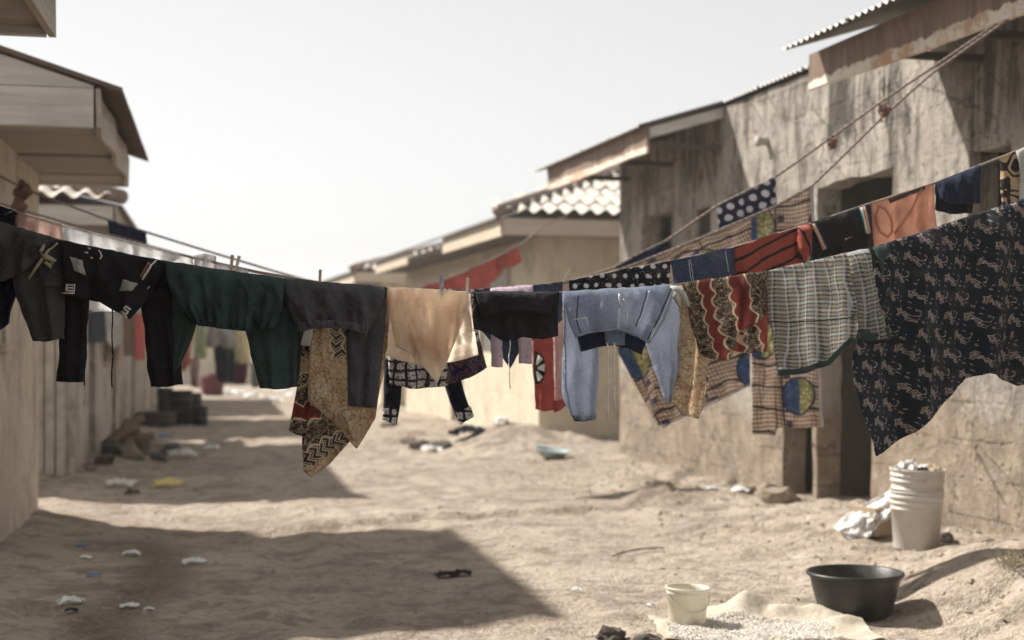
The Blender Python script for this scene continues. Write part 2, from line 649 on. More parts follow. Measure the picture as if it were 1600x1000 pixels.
# ------------------------------------------------------------ houses
def wall(parent, P, s0, s1, z0, z1, ops, thick, mat, name='wall', step=.13, rough=.008, seed=0, jit=.018):
    """plastered wall with real openings; P(s, z, d) -> local place, d = depth behind the face"""
    def cuts(lo, hi, extra):
        bp = sorted({lo, hi} | {e for e in extra if lo < e < hi})
        out = [bp[0]]
        for a, b in zip(bp, bp[1:]):
            n = max(1, round((b - a) / step))
            out += [a + (b - a) * (i + 1) / n for i in range(n)]
        return out
    ss = cuts(s0, s1, [o[0] for o in ops] + [o[1] for o in ops])
    zs = cuts(z0, z1, [o[2] for o in ops] + [o[3] for o in ops])
    ns, nz = len(ss), len(zs)
    solid = np.ones((nz - 1, ns - 1), bool)
    for i in range(nz - 1):
        for j in range(ns - 1):
            cs, cz = (ss[j] + ss[j + 1]) / 2, (zs[i] + zs[i + 1]) / 2
            if any(o[0] < cs < o[1] and o[2] < cz < o[3] for o in ops):
                solid[i, j] = False
    vs, fs = [], []
    for layer in (0, 1):
        for i in range(nz):
            for j in range(ns):
                s, z = ss[j], zs[i]
                adj = [solid[a, b] for a in (i - 1, i) for b in (j - 1, j) if 0 <= a < nz - 1 and 0 <= b < ns - 1]
                if not all(adj) and any(adj):
                    s += jit * mnoise.noise(Vector((s * 5, z * 5, seed + 2)))
                    z += jit * mnoise.noise(Vector((s * 5 + 9, z * 5, seed + 5)))
                d = thick if layer else rough * (mnoise.noise(Vector((s * 2.2, z * 2.2, seed))) + .5 * mnoise.noise(Vector((s * 7, z * 7, seed))))
                vs.append(P(s, z, d))
    N = ns * nz
    idx = lambda i, j, l: l * N + i * ns + j
    for i in range(nz - 1):
        for j in range(ns - 1):
            if not solid[i, j]:
                continue
            fs.append((idx(i, j, 0), idx(i, j + 1, 0), idx(i + 1, j + 1, 0), idx(i + 1, j, 0)))
            fs.append((idx(i, j, 1), idx(i + 1, j, 1), idx(i + 1, j + 1, 1), idx(i, j + 1, 1)))
            for di, dj, e in ((-1, 0, ((i, j), (i, j + 1))), (1, 0, ((i + 1, j + 1), (i + 1, j))), (0, -1, ((i + 1, j), (i, j))), (0, 1, ((i, j + 1), (i + 1, j + 1)))):
                a, b = i + di, j + dj
                if not (0 <= a < nz - 1 and 0 <= b < ns - 1 and solid[a, b]):
                    p, q = e
                    fs.append((idx(*p, 0), idx(*p, 1), idx(*q, 1), idx(*q, 0)))
    return obj(name, vs, fs, mat, parent)


def corrugated(width, length, slope, amp=.011, period=.076, thick=.0015):
    """sheet lying over local x (up the slope) and y (width), eave edge at x=0"""
    n = int(width / period * 6)
    vs, fs = [], []
    c, s = math.cos(slope), math.sin(slope)
    for l in (0, 1):
        for t in (0, .5, 1):
            for i in range(n + 1):
                y = width * i / n
                h = amp * math.cos(2 * math.pi * y / period) + (thick if l else -thick) + .012 * math.sin(3 * t)
                vs.append((length * t * c - h * s, y, length * t * s + h * c))
    k = n + 1
    for l in (0, 1):
        for t in range(2):
            for i in range(n):
                a = l * 3 * k + t * k + i
                fs.append((a, a + 1, a + 1 + k, a + k))
    for i in range(n):
        fs.append((i, i + 1, 3 * k + i + 1, 3 * k + i))
    return vs, fs


_tile_me = {}


def tile_mesh(w=.205, l=.52, amp=.06):
    """one wavy roof tile, x across, y up the slope"""
    if 't' not in _tile_me:
        n = 10
        vs, fs = [], []
        for lay in (0, 1):
            for y in (0, l):
                for i in range(n + 1):
                    t = i / n
                    vs.append((w * t, y, amp * (.5 - .5 * math.cos(2 * math.pi * t)) + (.012 if lay == 0 else 0) + (.02 if y == 0 else 0)))
        k = n + 1
        for lay in (0, 1):
            for i in range(n):
                a = lay * 2 * k + i
                fs.append((a, a + 1, a + 1 + k, a + k))
        for i in range(n):
            fs.append((i, i + 1, 2 * k + i + 1, 2 * k + i))
            fs.append((k + i, k + i + 1, 3 * k + i + 1, 3 * k + i))
        fs += [(0, k, 3 * k, 2 * k), (n, n + k, n + 3 * k, n + 2 * k)]
        _tile_me['t'] = mesh('roof_tile', vs, fs, M['tile'], True)
    return _tile_me['t']


def tile_hip(roof, x_eave, sgn, y_eave, z_eave, pitch, rows, cols, ox, oy):
    """hip slope facing the camera: rows of single tiles climbing away from y_eave; sgn=+1 house lies to +x"""
    me = tile_mesh()
    L = .42
    run = L * math.cos(math.atan(pitch))
    for r in range(rows):
        start = r * run
        for c in range(cols):
            x = c * .2
            if x < start - .05:
                continue
            px = x_eave + sgn * x - (0.2 if sgn < 0 else 0)
            o = link('roof_tile', me, roof)
            o.location = (px - ox, y_eave + r * run - oy, z_eave + r * run * pitch + .006 * (r % 2) + rs.uniform(-.004, .004))
            o.rotation_euler = (math.atan(pitch), 0, rs.uniform(-.012, .012))


def slab(name, pts, t, mat, parent):
    """flat plate: a polygon given its thickness downwards"""
    n = len(pts)
    vs = list(pts) + [(p[0], p[1], p[2] - t) for p in pts]
    fs = [tuple(range(n)), tuple(range(2 * n - 1, n - 1, -1))]
    fs += [(i, (i + 1) % n, n + (i + 1) % n, n + i) for i in range(n)]
    return obj(name, vs, fs, mat, parent)


# --- the long stained concrete house on the right
A0, B0 = 5.0, 1.0
hb = RW(A0, B0)
hR = empty('concrete_house', (hb.x, hb.y, 0), DEL, 'long stained concrete house with rusted fascia filling the right side', 'house')
opsR = [(13.49 - B0 - .82, 13.49 - B0, 1.62, 2.57), (11.77 - B0, 12.10 - B0, 1.65, 2.52),
        (9.80 - B0, 10.30 - B0, -.4, 2.2), (8.62 - B0, 9.72 - B0, .95, 2.47), (8.92 - B0, 9.72 - B0, -.4, .95),
        (7.28 - B0, 7.72 - B0, 1.35, 2.46), (3.2 - B0, 4.1 - B0, -.4, 2.3)]
LR = 14.17 - B0
wR = wall(hR, lambda s, z, d: (d, s, z), 0, LR, -.4, 3.35, opsR, .2, M['wallR'], seed=1, rough=.014, jit=.035)
wall(hR, lambda s, z, d: (.2 + s, LR - d, z), 0, 5.8, -.4, 3.3, [], .2, M['wallR'], 'end_wall', .4, seed=2)
wall(hR, lambda s, z, d: (.2 + s, d, z), 0, 5.8, -.4, 3.3, [], .2, M['wallR'], 'end_wall', .4, seed=3)
wall(hR, lambda s, z, d: (5.8 + d, s, z), .21, LR - .21, -.4, 3.3, [], .2, M['wallR'], 'back_wall', .5, seed=3)
for s in (7.0, 7.47, 8.74, 9.6, 11.3):
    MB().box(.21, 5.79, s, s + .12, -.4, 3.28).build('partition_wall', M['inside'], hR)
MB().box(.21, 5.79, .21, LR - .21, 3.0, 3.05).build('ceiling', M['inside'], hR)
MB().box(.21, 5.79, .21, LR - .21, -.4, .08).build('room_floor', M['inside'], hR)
MB().bbox(.05, .08, 11.74 - B0, 12.13 - B0, 1.6, 2.56, .004).build('window_shutter', M['black_board'], hR)  # added board fills the opening; window shade is put into its colour
# shut door leaf set back in the wide recess
d = MB()
d.box(.62, .65, 8.60 - B0, 9.735 - B0, .1, 2.05)
dl = d.build('door', M['door'], hR)
for z0 in (.2, .85, 1.5):
    MB().bbox(.600, .617, 8.66 - B0, 9.66 - B0, z0, z0 + .1).build('ledge', M['door'], dl)
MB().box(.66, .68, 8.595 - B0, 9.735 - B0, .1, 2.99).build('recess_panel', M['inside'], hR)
# concrete lintels over the openings, a little proud
for s0, s1, z in ((8.5, 9.85, 2.47), (9.74, 10.4, 2.2), (7.2, 7.8, 2.46)):
    pass
# roof: sheets, fascia, rafters
SL = math.atan(.30)
vs, fs = corrugated(.84, 3.9, SL)
me_sh = mesh('roof_sheet', vs, fs, M['sheet'], True)
vs, fs = corrugated(.84, 3.1, SL)
me_sh2 = mesh('roof_sheet', vs, fs, M['sheet'], True)
b = 11.42
while b < 14.3:
    link('roof_sheet', me_sh, hR, (4.2 - A0, b - B0, 3.15 + .004 * (int(b * 10) % 2)))
    b += .80
b = 8.30
while b < 11.4:
    link('roof_sheet', me_sh2, hR, (4.96 - A0, b - B0, 3.378 + .004 * (int(b * 10) % 2)))
    b += .80
b = 8.30 - .80
while b > .2:
    link('roof_sheet', me_sh, hR, (4.04 - A0, b - B0, 3.16 + .004 * (int(b * 10) % 2)))
    b -= .80
slab('roof_sheet', [(2.9, -.2, 4.29), (2.9, LR + .2, 4.29), (6.6, LR + .2, 3.2), (6.6, -.2, 3.2)], .01, M['sheet'], hR)
for b0, b1, af in ((11.42, 14.45, 4.28), (.6, 8.42, 4.27)):
    n = 30
    fv, ff = [], []
    for i in range(n + 1):
        t = i / n
        bb = b0 + (b1 - b0) * t
        wv = .012 * math.sin(t * 9 + b0) + .006 * math.sin(t * 31)
        zb = 2.925 + .012 * math.sin(t * 7)
        for (da, z) in ((0, 3.16), (0.004 + wv, 3.05), (wv, zb), (wv + .025, zb - .004), (wv + .03, 3.04), (.02, 3.155)):
            fv.append((af - A0 + da, bb - B0, z))
    for i in range(n):
        for k in range(6):
            a_ = i * 6 + k
            b_ = i * 6 + (k + 1) % 6
            ff.append((a_, b_, b_ + 6, a_ + 6))
    ff += [tuple(range(6)), tuple(n * 6 + k for k in range(6))]
    obj('fascia_board', fv, ff, M['rust'], hR)


def rafter(parent, a0, a1, z0, b, w=.05, h=.09, mat=None, slope=.30, name='rafter'):
    z1 = z0 + slope * (a1 - a0)
    vs = [(a, bb, z) for bb in (b, b + w) for (a, z) in ((a0, z0), (a1, z1), (a1, z1 - h), (a0, z0 - h))]
    fs = [(0, 1, 2, 3), (7, 6, 5, 4), (0, 4, 5, 1), (1, 5, 6, 2), (2, 6, 7, 3), (3, 7, 4, 0)]
    return obj(name, vs, fs, mat or M['wood_dark'], parent)


for b in (11.45, 12.6, 13.8, 7.5, 6.9, 5.9, 4.7, 3.5, 2.3):
    rafter(hR, 4.31 - A0, 4.99 - A0, 3.145, b - B0, mat=M['wood_grey'] if b == 11.45 else None)
    MB().bbox(4.31 - A0, 4.99 - A0, b - B0 + .055, b - B0 + .095, 2.98, 3.03).build('tie_batten', M['wood_dark'], hR)
# stub of waste pipe and hanging strips of old binding under the eave
pz = MB()
pz.tube([(-.09, 10.6 - B0, 2.93), (-.02, 10.6 - B0, 2.935), (.06, 10.6 - B0, 2.935)], .035, 12)
pz.tube([(-.09, 10.6 - B0, 2.93), (-.065, 10.6 - B0, 2.931)], .043, 12)
pz.build('waste_pipe', M['pvc'], hR, True)
for k, (bb, ln) in enumerate(((8.75, .32), (8.70, .27))):
    q = [(-.02 - .012 * math.sin(3 * t + k), bb - B0 + .01 * math.sin(5 * t), 3.12 - ln * t) for t in [i / 8 for i in range(9)]]
    MB().tube(q, .009, 6).build('hanging_strip', M['pvc'], hR, True)
# rubble at the dark doorway
for k, (s, dz, r) in enumerate(((10.2, .1, .12), (10.02, .12, .09), (9.85, .12, .13), (10.36, .06, .08))):
    pw = RW(4.86 - .05 * k, s)
    o = link('stone', rock_mesh('stone', r, M['stone'], k + 3, .65), None, (pw.x, pw.y, gz(pw.x, pw.y) + .03))
    tag(o, ['rounded tan stone at the foot of the narrow dark doorway', 'low flat stone inside the narrow doorway threshold', 'largest tan stone against the door jamb of the concrete house', 'small stone just beyond the narrow doorway'][k], 'stone', 'doorway stones')


# --- generic house of the right row with a tiled hip towards the camera
def hip_house_right(name, label, a0, b0, b1, zb, zt, pitch, rows, cols, wmat, fasc, ov=.65):
    base = RW(a0, b0)
    h = empty(name, (base.x, base.y, 0), DEL, label, 'house')
    L = b1 - b0
    wall(h, lambda s, z, d: (d, s, z), 0, L, -.4, zt + .1, [(2.3, 3.1, 1.2, 2.15), (4.1, 4.95, -.4, 2.1), (6.4, 7.2, 1.2, 2.15)], .2, wmat, seed=b0)
    wall(h, lambda s, z, d: (.2 + s, d, z), 0, 5, -.4, zt + .1, [(2.6, 3.5, 1.2, 2.1)], .2, wmat, 'end_wall', .2, seed=b0 + 1)
    wall(h, lambda s, z, d: (.2 + s, L - d, z), 0, 5, -.4, zt + .1, [], .2, wmat, 'end_wall', .6, seed=b0 + 1)
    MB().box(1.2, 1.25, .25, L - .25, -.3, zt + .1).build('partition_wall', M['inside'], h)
    # grey plinth
    MB().box(-.03, 5.1, -.035, -.002, -.3, .16).build('plinth', M['wallL2'], h)
    MB().box(.05, .09, 2.3, 3.1, 1.2, 2.15).build('window_shutter', M['sheet'], h)
    MB().box(.06, .09, 4.1, 4.95, -.2, 2.1).build('door', M['door'], h)
    e = -ov
    # fascias
    MB().bbox(e, 5.6, e, e + .03, zb, zt).build('fascia_board', M['pink_board'], h)
    for (f0, f1) in fasc:
        MB().bbox(e, e + .03, f0, f1, zb - .02, zt).build('fascia_board', M['cream_board'], h)
    # street slope
    zr = lambda a: zt + .035 + pitch * (a - e)
    W_ = 2.9
    slab('roof_sheet', [(e - .06, e + .02, zr(e - .06)), (e - .06, L + .4, zr(e - .06)), (W_, L + .4, zr(W_)), (W_, e + W_ - e, zr(W_))], .03, M['sheet'], h)
    roof = slab('roof', [(e + .05, e + .04, zt + .01), (W_, W_ - e + e, zr(W_) - .05), (5.6, W_, zr(W_) - .05), (5.6, e + .04, zt + .01)], .02, M['sheet_dark'], h)
    tile_hip(roof, e - .02, 1, e - .05, zt + .03, pitch, rows, cols, 0, 0)
    # hip cap
    pts = [(e - .06 + t * (W_ - e), e - .06 + t * (W_ - e), zt + .075 + pitch * t * (W_ - e)) for t in (0, .33, .66, 1)]
    MB().tube(pts, .075, 8).build('hip_cap', M['sheet_dark'], h, True)
    MB().box(e + .03, 5.5, e + .03, -.002, zb + .04, zb + .055).build('soffit', M['wood_dark'], h)
    MB().box(e + .03, -.002, .0, L, zb + .04, zb + .055).build('soffit', M['wood_dark'], h)
    return h


h3 = hip_house_right('tiled_house', 'cream plastered house with white wavy roof tiles past the concrete house', 4.9, 16.9, 25.6, 2.6, 2.8, .36, 6, 18, M['wallR3'], [(-.65, 2.6), (5.2, 8.2)])
h4 = hip_house_right('tiled_house', 'farthest house of the right row with a few white tiles showing low in the distance', 4.9, 28.2, 38, 2.55, 2.75, .28, 5, 12, M['wallR3'], [(-.65, 6)])
# pale panel leaning on the cream house
MB().bbox(-.03, -.005, 1.35, 2.15, 1.55, 2.5).build('wall_panel', M['tile'], h3)


# --- houses of the left row
def house_left(name, label, y0, y1, e0, e1, xw, xe, zb, zt, pitch, wmat, ops, planks=5, tiles=False, brd=None):
    h = empty(name, (xw, y0, 0), 0, label, 'house')
    L = y1 - y0
    wall(h, lambda s, z, d: (-d, s, z), 0, L, -.4, zb + .12, ops, .2, wmat, seed=y0 + 40)
    wall(h, lambda s, z, d: (-.2 - s, d, z), 0, 4.2, -.4, zb + .12, [], .2, wmat, 'end_wall', .3, seed=y0)
    wall(h, lambda s, z, d: (-.2 - s, L - d, z), 0, 4.2, -.4, zb + .12, [], .2, wmat, 'end_wall', .3, seed=y0 + 1)
    MB().box(-4.6, -4.4, 0, L, -.4, zb + .1).build('back_wall', wmat, h)
    MB().box(-1.25, -1.2, .22, L - .22, -.3, zb).build('partition_wall', M['inside'], h)
    for o in ops:
        if o[2] < 0:
            MB().box(-.14, -.1, o[0], o[1], -.2, o[3]).build('door', M['door'], h)
        else:
            MB().bbox(-.13, -.09, o[0], o[1], o[2], o[3]).build('window_shutter', M['wood_dark'], h)
            MB().bbox(-.1, .04, o[0] - .05, o[1] + .05, o[2] - .05, o[2] - .004).build('window_sill', wmat, h)
    X = xe - xw
    f0, f1 = e0 - y0, e1 - y0
    bm_ = brd or M['wood_y']
    # street fascia, wavering a little
    n = 14
    fv, ff = [], []
    for i in range(n + 1):
        y = f0 + (f1 - f0) * i / n
        w = .012 * math.sin(i * 1.1 + y0)
        fv += [(X + w, y, zt), (X + w * 1.5, y, zb), (X + w * 1.5 - .028, y, zb), (X + w - .028, y, zt)]
    for i in range(n):
        for k in range(4):
            ff.append((i * 4 + k, i * 4 + (k + 1) % 4, i * 4 + 4 + (k + 1) % 4, i * 4 + 4 + k))
    ff += [(0, 1, 2, 3), tuple(n * 4 + k for k in (3, 2, 1, 0))]
    obj('fascia_board', fv, ff, bm_, h)
    # soffit planks running from the wall to the fascia
    pw = (f1 - f0) / planks
    pm = None
    for i in range(planks):
        if pm is None:
            q = MB().bbox(-.0, X - .035, 0, pw - .045, 0, .018, .004)
            pm = mesh('soffit_plank', q.v, q.f, M['wood'])
        link('soffit_plank', pm, h, (0, f0 + i * pw + .01, zb + .03 + rs.uniform(-.006, .006)), (rs.uniform(-.008, .008), 0, 0))
        if i:
            MB().bbox(0, X - .04, f0 + i * pw - .025, f0 + i * pw + .02, zb + .05, zb + .09).build('soffit_batten', M['wood_dark'], h)
    zr = lambda x: zt + .02 + pitch * (X - x)
    WL = -4.8
    if not tiles:
        # boarded gable facing the camera: a wide lower board and a tapering upper board
        for (yy, s) in ((f0, 1), (f1 - .03, -1)):
            MB().bbox(WL, X - .03, yy - .012, yy + .02, zb - .005, zt, .006).build('gable_board', M['wood_grey'], h)
            vs = [(x, y_, z) for y_ in (yy - .004, yy + .02) for (x, z) in ((X - .03, zt + .004), (WL, zt + .004), (WL, zr(WL) - .03), (X - .03, zt + .015))]
            obj('gable_board', vs, [(0, 1, 2, 3), (7, 6, 5, 4), (0, 4, 5, 1), (1, 5, 6, 2), (2, 6, 7, 3), (3, 7, 4, 0)], M['wood_grey'], h)
        sl = math.atan(pitch)
        ln = (X + .13 - WL) / math.cos(sl)
        wd = .84
        cnt = math.ceil((f1 - f0 + .12) / .8)
        cv, cf = corrugated(wd, ln, sl, .010)
        cme = mesh('roof_sheet', [(-v[0], v[1], v[2]) for v in cv], cf, M['sheet_dark'], True)
        for i in range(cnt):
            link('roof_sheet', cme, h, (X + .13, f0 - .05 + i * (f1 - f0 + .12 - wd) / max(1, cnt - 1), zr(X + .13) + .012 + .004 * (i % 2)))
    else:
        MB().bbox(WL, X - .03, f0, f0 + .03, zb, zt, .006).build('gable_board', M['wood_grey'], h)
        MB().bbox(WL, X - .03, f1 - .03, f1, zb, zt, .006).build('gable_board', M['wood_grey'], h)
        W_ = -2.6
        k = X - W_
        slab('roof_sheet', [(X + .06, f0, zr(X + .06)), (X + .06, f1 + .1, zr(X + .06)), (W_, f1 + .1, zr(W_)), (W_, f0 + k, zr(W_))], .03, M['sheet'], h)
        roof = slab('roof', [(X - .05, f0 + .04, zt + .01), (W_, f0 + k, zr(W_) - .05), (WL, f0 + k, zr(W_) - .05), (WL, f0 + .04, zt + .01)], .02, M['sheet_dark'], h)
        tile_hip(roof, X + .02, -1, f0 - .04, zt + .03, pitch, 5, 16, 0, 0)
        pts = [(X + .06 - t * k, f0 - .06 + t * k, zt + .075 + pitch * t * k) for t in (0, .33, .66, 1)]
        MB().tube(pts, .07, 8).build('hip_cap', M['sheet_dark'], h, True)
    return h


hL0 = house_left('plastered_house', 'nearest house at the left edge, only its boarded eave corner showing', -2.5, 5.9, -2.7, 6.06, -1.3, -.65, 2.52, 2.74, .32, M['wallL'], [(6.2, 7.0, -.4, 2.05)], 14)
hL1 = house_left('plastered_house', 'tan plastered house at left with grey boarded gable and plank soffit', 8.6, 11.05, 8.4, 11.45, -1.3, -.66, 2.51, 2.73, .32, M['wallL'], [(.55, .78, 1.28, 1.62)], 6)
hL2 = house_left('plastered_house', 'grey plastered house with white tiled hip behind the boarded gable house', 14.0, 20.2, 13.7, 20.5, -1.32, -.92, 2.40, 2.58, .3, M['wallL2'], [(1.5, 2.3, -.4, 2.0), (3.4, 4.1, 1.1, 1.9), (4.8, 5.5, -.4, 2.0)], 10, True)
hL3 = house_left('plastered_house', 'third plastered house of the left row beyond the white tiled one', 22.4, 27.2, 22.1, 27.5, -1.35, -.85, 2.45, 2.65, .3, M['wallL2'], [(1.2, 2.0, -.4, 2.0), (3.0, 3.7, 1.1, 1.9)], 8)
hL4 = house_left('plastered_house', 'farthest plastered house of the left row by the distant washing', 29.2, 37, 28.9, 37.3, -1.4, -.9, 2.4, 2.6, .3, M['wallL2'], [(2.2, 3.0, -.4, 2.0), (4.5, 5.2, 1.1, 1.9)], 9)
# pale boards covering the near corner of the grey house
for k in range(3):
    MB().bbox(-.08 - .1 * k - .085, -.08 - .1 * k, -.04, -.012, .05 + .02 * k, 1.95 + .05 * (k % 2), .006).build('cladding_board', M['tile'], hL2)
# house closing the far end of the street
hF = empty('far_house', (-7, 52, 0), 0, 'pale low house closing the far end of the street', 'house')
wall(hF, lambda s, z, d: (s, d, z), 0, 11, -.3, 2.5, [(2, 2.9, -.3, 2), (4.3, 5.2, 1, 1.9), (7, 7.9, -.3, 2), (8.8, 9.7, 1, 1.9)], .25, M['wallR3'], step=.4)
MB().box(.1, 10.9, .8, .9, -.3, 2.5).build('partition_wall', M['inside'], hF)
slab('roof', [(-.5, -.6, 2.5), (11.5, -.6, 2.5), (11.5, 3.5, 3.3), (-.5, 3.5, 3.3)], .06, M['sheet'], hF)

# ------------------------------------------------------------ fabrics
def fab(name, fn, trans=.12, rough=.92, crumple=.016, cs=20, sheen=.05, weave=True):
    m, g = new_mat(name)
    U, V, _ = g.xyz('UV')
    c = fn(g, U, V) if callable(fn) else fn
    P = g.vec(U, V)
    fade = g.noise(P, 9, 3, .6)
    if isinstance(c, tuple):
        c = g.mix(fade.sm(.3, .75), tuple(x * .82 for x in c), tuple(min(1, x * 1.22) for x in c))
    else:
        c = g.mix(fade.sm(.45, .8) * .14, c, (.35, .32, .29))
    h = g.noise(P, cs, 4, .55, .6) * 1.0 + g.noise(g.vec(U * 1.0, V * .35), cs * 2.3, 3, .5) * .4
    if weave:
        w = ((U * 2600).sin() * .5 + (V * 2600).sin() * .5)
        h = h + w * .012 + g.noise(P, 420, 2) * .05
    return finish(m, g, c, rough, h, crumple, spec=.15, trans=trans, sheen=sheen)


def hyp(a, b):
    return (a * a + b * b).sqrt()


def cell(U, V, w, h, stagger=.5):
    """repeat: local coordinates in a w x h cell with staggered rows"""
    row = (V / h).floor()
    u = (U + row * (w * stagger)).mod(w)
    return u, V.mod(h)


def f_floral(g, U, V):
    n = g.noise(g.vec(U, V), 30, 2) * .003
    U, V = U * 1.6, V * 1.6
    u, v = cell(U + n, V - U * .18 + n, .118, .094, .55)
    ink = None

    def add(e):
        nonlocal ink
        ink = e if ink is None else ink.max(e)
    for cx, cy, r in ((.030, .030, .0125), (.052, .046, .0115), (.058, .068, .0085), (.020, .048, .0065), (.096, .074, .0055), (.088, .020, .0045)):
        dx, dy = u - cx, v - cy
        d = hyp(dx, dy)
        rr = (dy.atan2(dx) * 5.0).cos() * (r * .2) + r
        add((d - rr * .9).abs().lt(r * .2))
        add(d.lt(r * .3))
    for cx, cy, a in ((.078, .060, 1), (.083, .044, -1), (.012, .078, 1), (.105, .052, -1), (.040, .012, 1), (.070, .012, 1)):
        dx, dy = u - cx, v - cy
        add(hyp(dx * 1.0 + dy * (.7 * a), (dy - dx * (.7 * a)) * 2.4).lt(.0065))
    stem = ((hyp(u - .062, v - .020) - .030).abs().lt(.0014)) * (v.gt(.022))
    add(stem * .8)
    wear = g.noise(g.vec(U, V), 90, 2).sm(.15, .45)
    tone = g.noise(g.vec(U, V), 45, 2).sm(.35, .65)
    flower = g.mix(tone, (.50, .385, .35), (.56, .49, .44))
    return g.mix(ink * wear * .85, g.mix(g.noise(g.vec(U, V), 5, 2), (.015, .021, .030), (.023, .031, .042)), flower)


def f_plaid(g, U, V):
    n = g.noise(g.vec(U, V), 14, 2) * .004
    a, b = (U + n).mod(.0315), (V + n).mod(.0255)
    c = (.62, .65, .66)
    c = g.mix((b.gt(.009) * b.lt(.016)) * .85, c, (.43, .34, .26))
    c = g.mix(((b - .0062).abs().lt(.0026)).max((b - .0190).abs().lt(.0026)) * .96, c, (.025, .033, .042))
    c = g.mix(a.lt(.012) * .3, c, (.42, .35, .28))
    c = g.mix((a - .016).abs().lt(.0021) * .75, c, (.74, .79, .80))
    c = g.mix((a - .0225).abs().lt(.0013) * .6, c, (.06, .08, .09))
    c = g.mix((a - .029).abs().lt(.0013) * .55, c, (.58, .50, .24))
    return c


def f_polka(step, r, base, dot, specks=True):
    def fn(g, U, V):
        n = g.noise(g.vec(U, V), 30, 2) * .003
        u, v = cell(U + n, V + n, step, step * .86, .5)
        d = hyp(u - step * .5, v - step * .43)
        c = g.mix(d.lt(r), base, dot)
        if specks:
            s = g.voro(g.vec(U, V), 90).lt(.16)
            c = g.mix(s * .5, c, dot)
        return c
    return fn


CREAM = (.72, .58, .40)
INK = (.030, .022, .024)


def f_lace(g, U, V):
    d = g.voro(g.vec(U, V), 80, 'F1', .5)
    ring = ((d * 16.0).sin()).sm(.0, .5)
    big = g.voro(g.vec(U + .3, V), 24, 'F1', .3)
    ring2 = ((big * 15.0).sin()).gt(.6)
    return g.mix((ring * .8).max(ring2 * .9) * (1.0 - g.voro(g.vec(U, V), 130).sm(.25, .5) * .7), INK, CREAM)


def f_crackle(g, U, V):
    w = g.noise(g.vec(U, V), 30, 3) * .03
    e = g.voro(g.vec(U + w, V + w), 64, 'DISTANCE_TO_EDGE')
    e2 = g.voro(g.vec(U - w * .7 + 3, V + w), 33, 'DISTANCE_TO_EDGE')
    c = g.mix(g.noise(g.vec(U, V), 16, 3).sm(.35, .7), (.76, .64, .45), (.60, .45, .28))
    c = g.mix(e.lt(.035) * .7, c, (.14, .08, .055))
    return g.mix(e2.lt(.03) * .7, c, (.33, .10, .07))


def f_chevron(g, U, V):
    zig = ((U.mod(.032) - .016).abs())
    t = (V + zig * 1.1).mod(.026)
    c = g.mix(t.lt(.011), CREAM, INK)
    c = g.mix((t - .0175).abs().lt(.002), c, INK)
    dots = hyp((U.mod(.0065) - .00325), (V.mod(.0065) - .00325)).lt(.0014)
    return g.mix(dots * t.lt(.011), c, (.16, .18, .34))


def f_batik(bands, period, vcut=None):
    """bands along U: list of (end, kind); scalloped cream edges between them"""
    def fn(g, U, V):
        sc = ((V * (math.pi / .046)).sin()).abs() * .014 + ((V * 17.0).sin()) * .006
        q = (U + sc + g.noise(g.vec(U, V), 20, 2) * .006).mod(period)
        kinds = {'lace': f_lace(g, U, V), 'crackle': f_crackle(g, U, V), 'chev': f_chevron(g, U, V)}
        vein = g.voro(g.vec(U, V), 40, 'DISTANCE_TO_EDGE').lt(.03)
        kinds['maroon'] = g.mix(vein * .6, (.235, .055, .045), (.11, .028, .025))
        c = kinds[bands[0][1]]
        prev = bands[0][0]
        for end, k in bands[1:]:
            c = g.mix(q.gt(prev), c, kinds[k])
            c = g.mix((q - prev).abs().lt(.0034), c, (.78, .66, .47))
            prev = end
        if vcut:
            c = g.mix((V + sc * 1.5).gt(vcut), c, kinds['crackle'])
        return c
    return fn


def f_ankara(g, U, V):
    n = g.noise(g.vec(U, V), 14, 3)
    wob = g.noise(g.vec(U * .6, V * .2), 5, 2) * .10
    gx = ((U + n * .012) * (2 * math.pi / .0165)).sin()
    gy = ((V + n * .012 + wob) * (2 * math.pi / .021)).sin()
    c = g.mix(n.sm(.35, .65), (.66, .53, .41), (.74, .65, .54))
    c = g.mix(gx.gt(.4) * .88, c, (.36, .18, .14))
    c = g.mix(gy.gt(.6) * .85, c, (.07, .04, .035))
    wave = (V + wob * 1.4 + (U * 19.0).sin() * .008).mod(.118)
    c = g.mix(wave.lt(.0105), c, (.022, .02, .026))
    rib = (U + wob * .4).mod(.29)
    c = g.mix(rib.lt(.008), c, (.03, .025, .03))
    blk = (rib - .03).abs().lt(.017) * (wave - .065).abs().lt(.016)
    c = g.mix(blk * .9, c, (.028, .035, .07))
    u, v = cell(U, V, .36, .30, .5)
    du, dv = u - .18, v - .15
    d = hyp(du, dv * .92)
    ins = d.lt(.088)
    olive = g.mix(g.voro(g.vec(U, V), 62).sm(.25, .5), (.58, .52, .30), (.22, .21, .09))
    blue = g.mix(g.noise(g.vec(U, V), 50, 3).sm(.45, .7) * .6, (.038, .075, .165), (.13, .18, .27))
    c = g.mix(ins, c, g.mix(du.lt(-.002), olive, blue))
    c = g.mix((d - .0885).abs().lt(.004), c, (.02, .03, .06))
    return c


def f_stripe(per, w, a, b, skew=0.0):
    def fn(g, U, V):
        return g.mix((V + U * skew).mod(per).lt(w), a, b)
    return fn


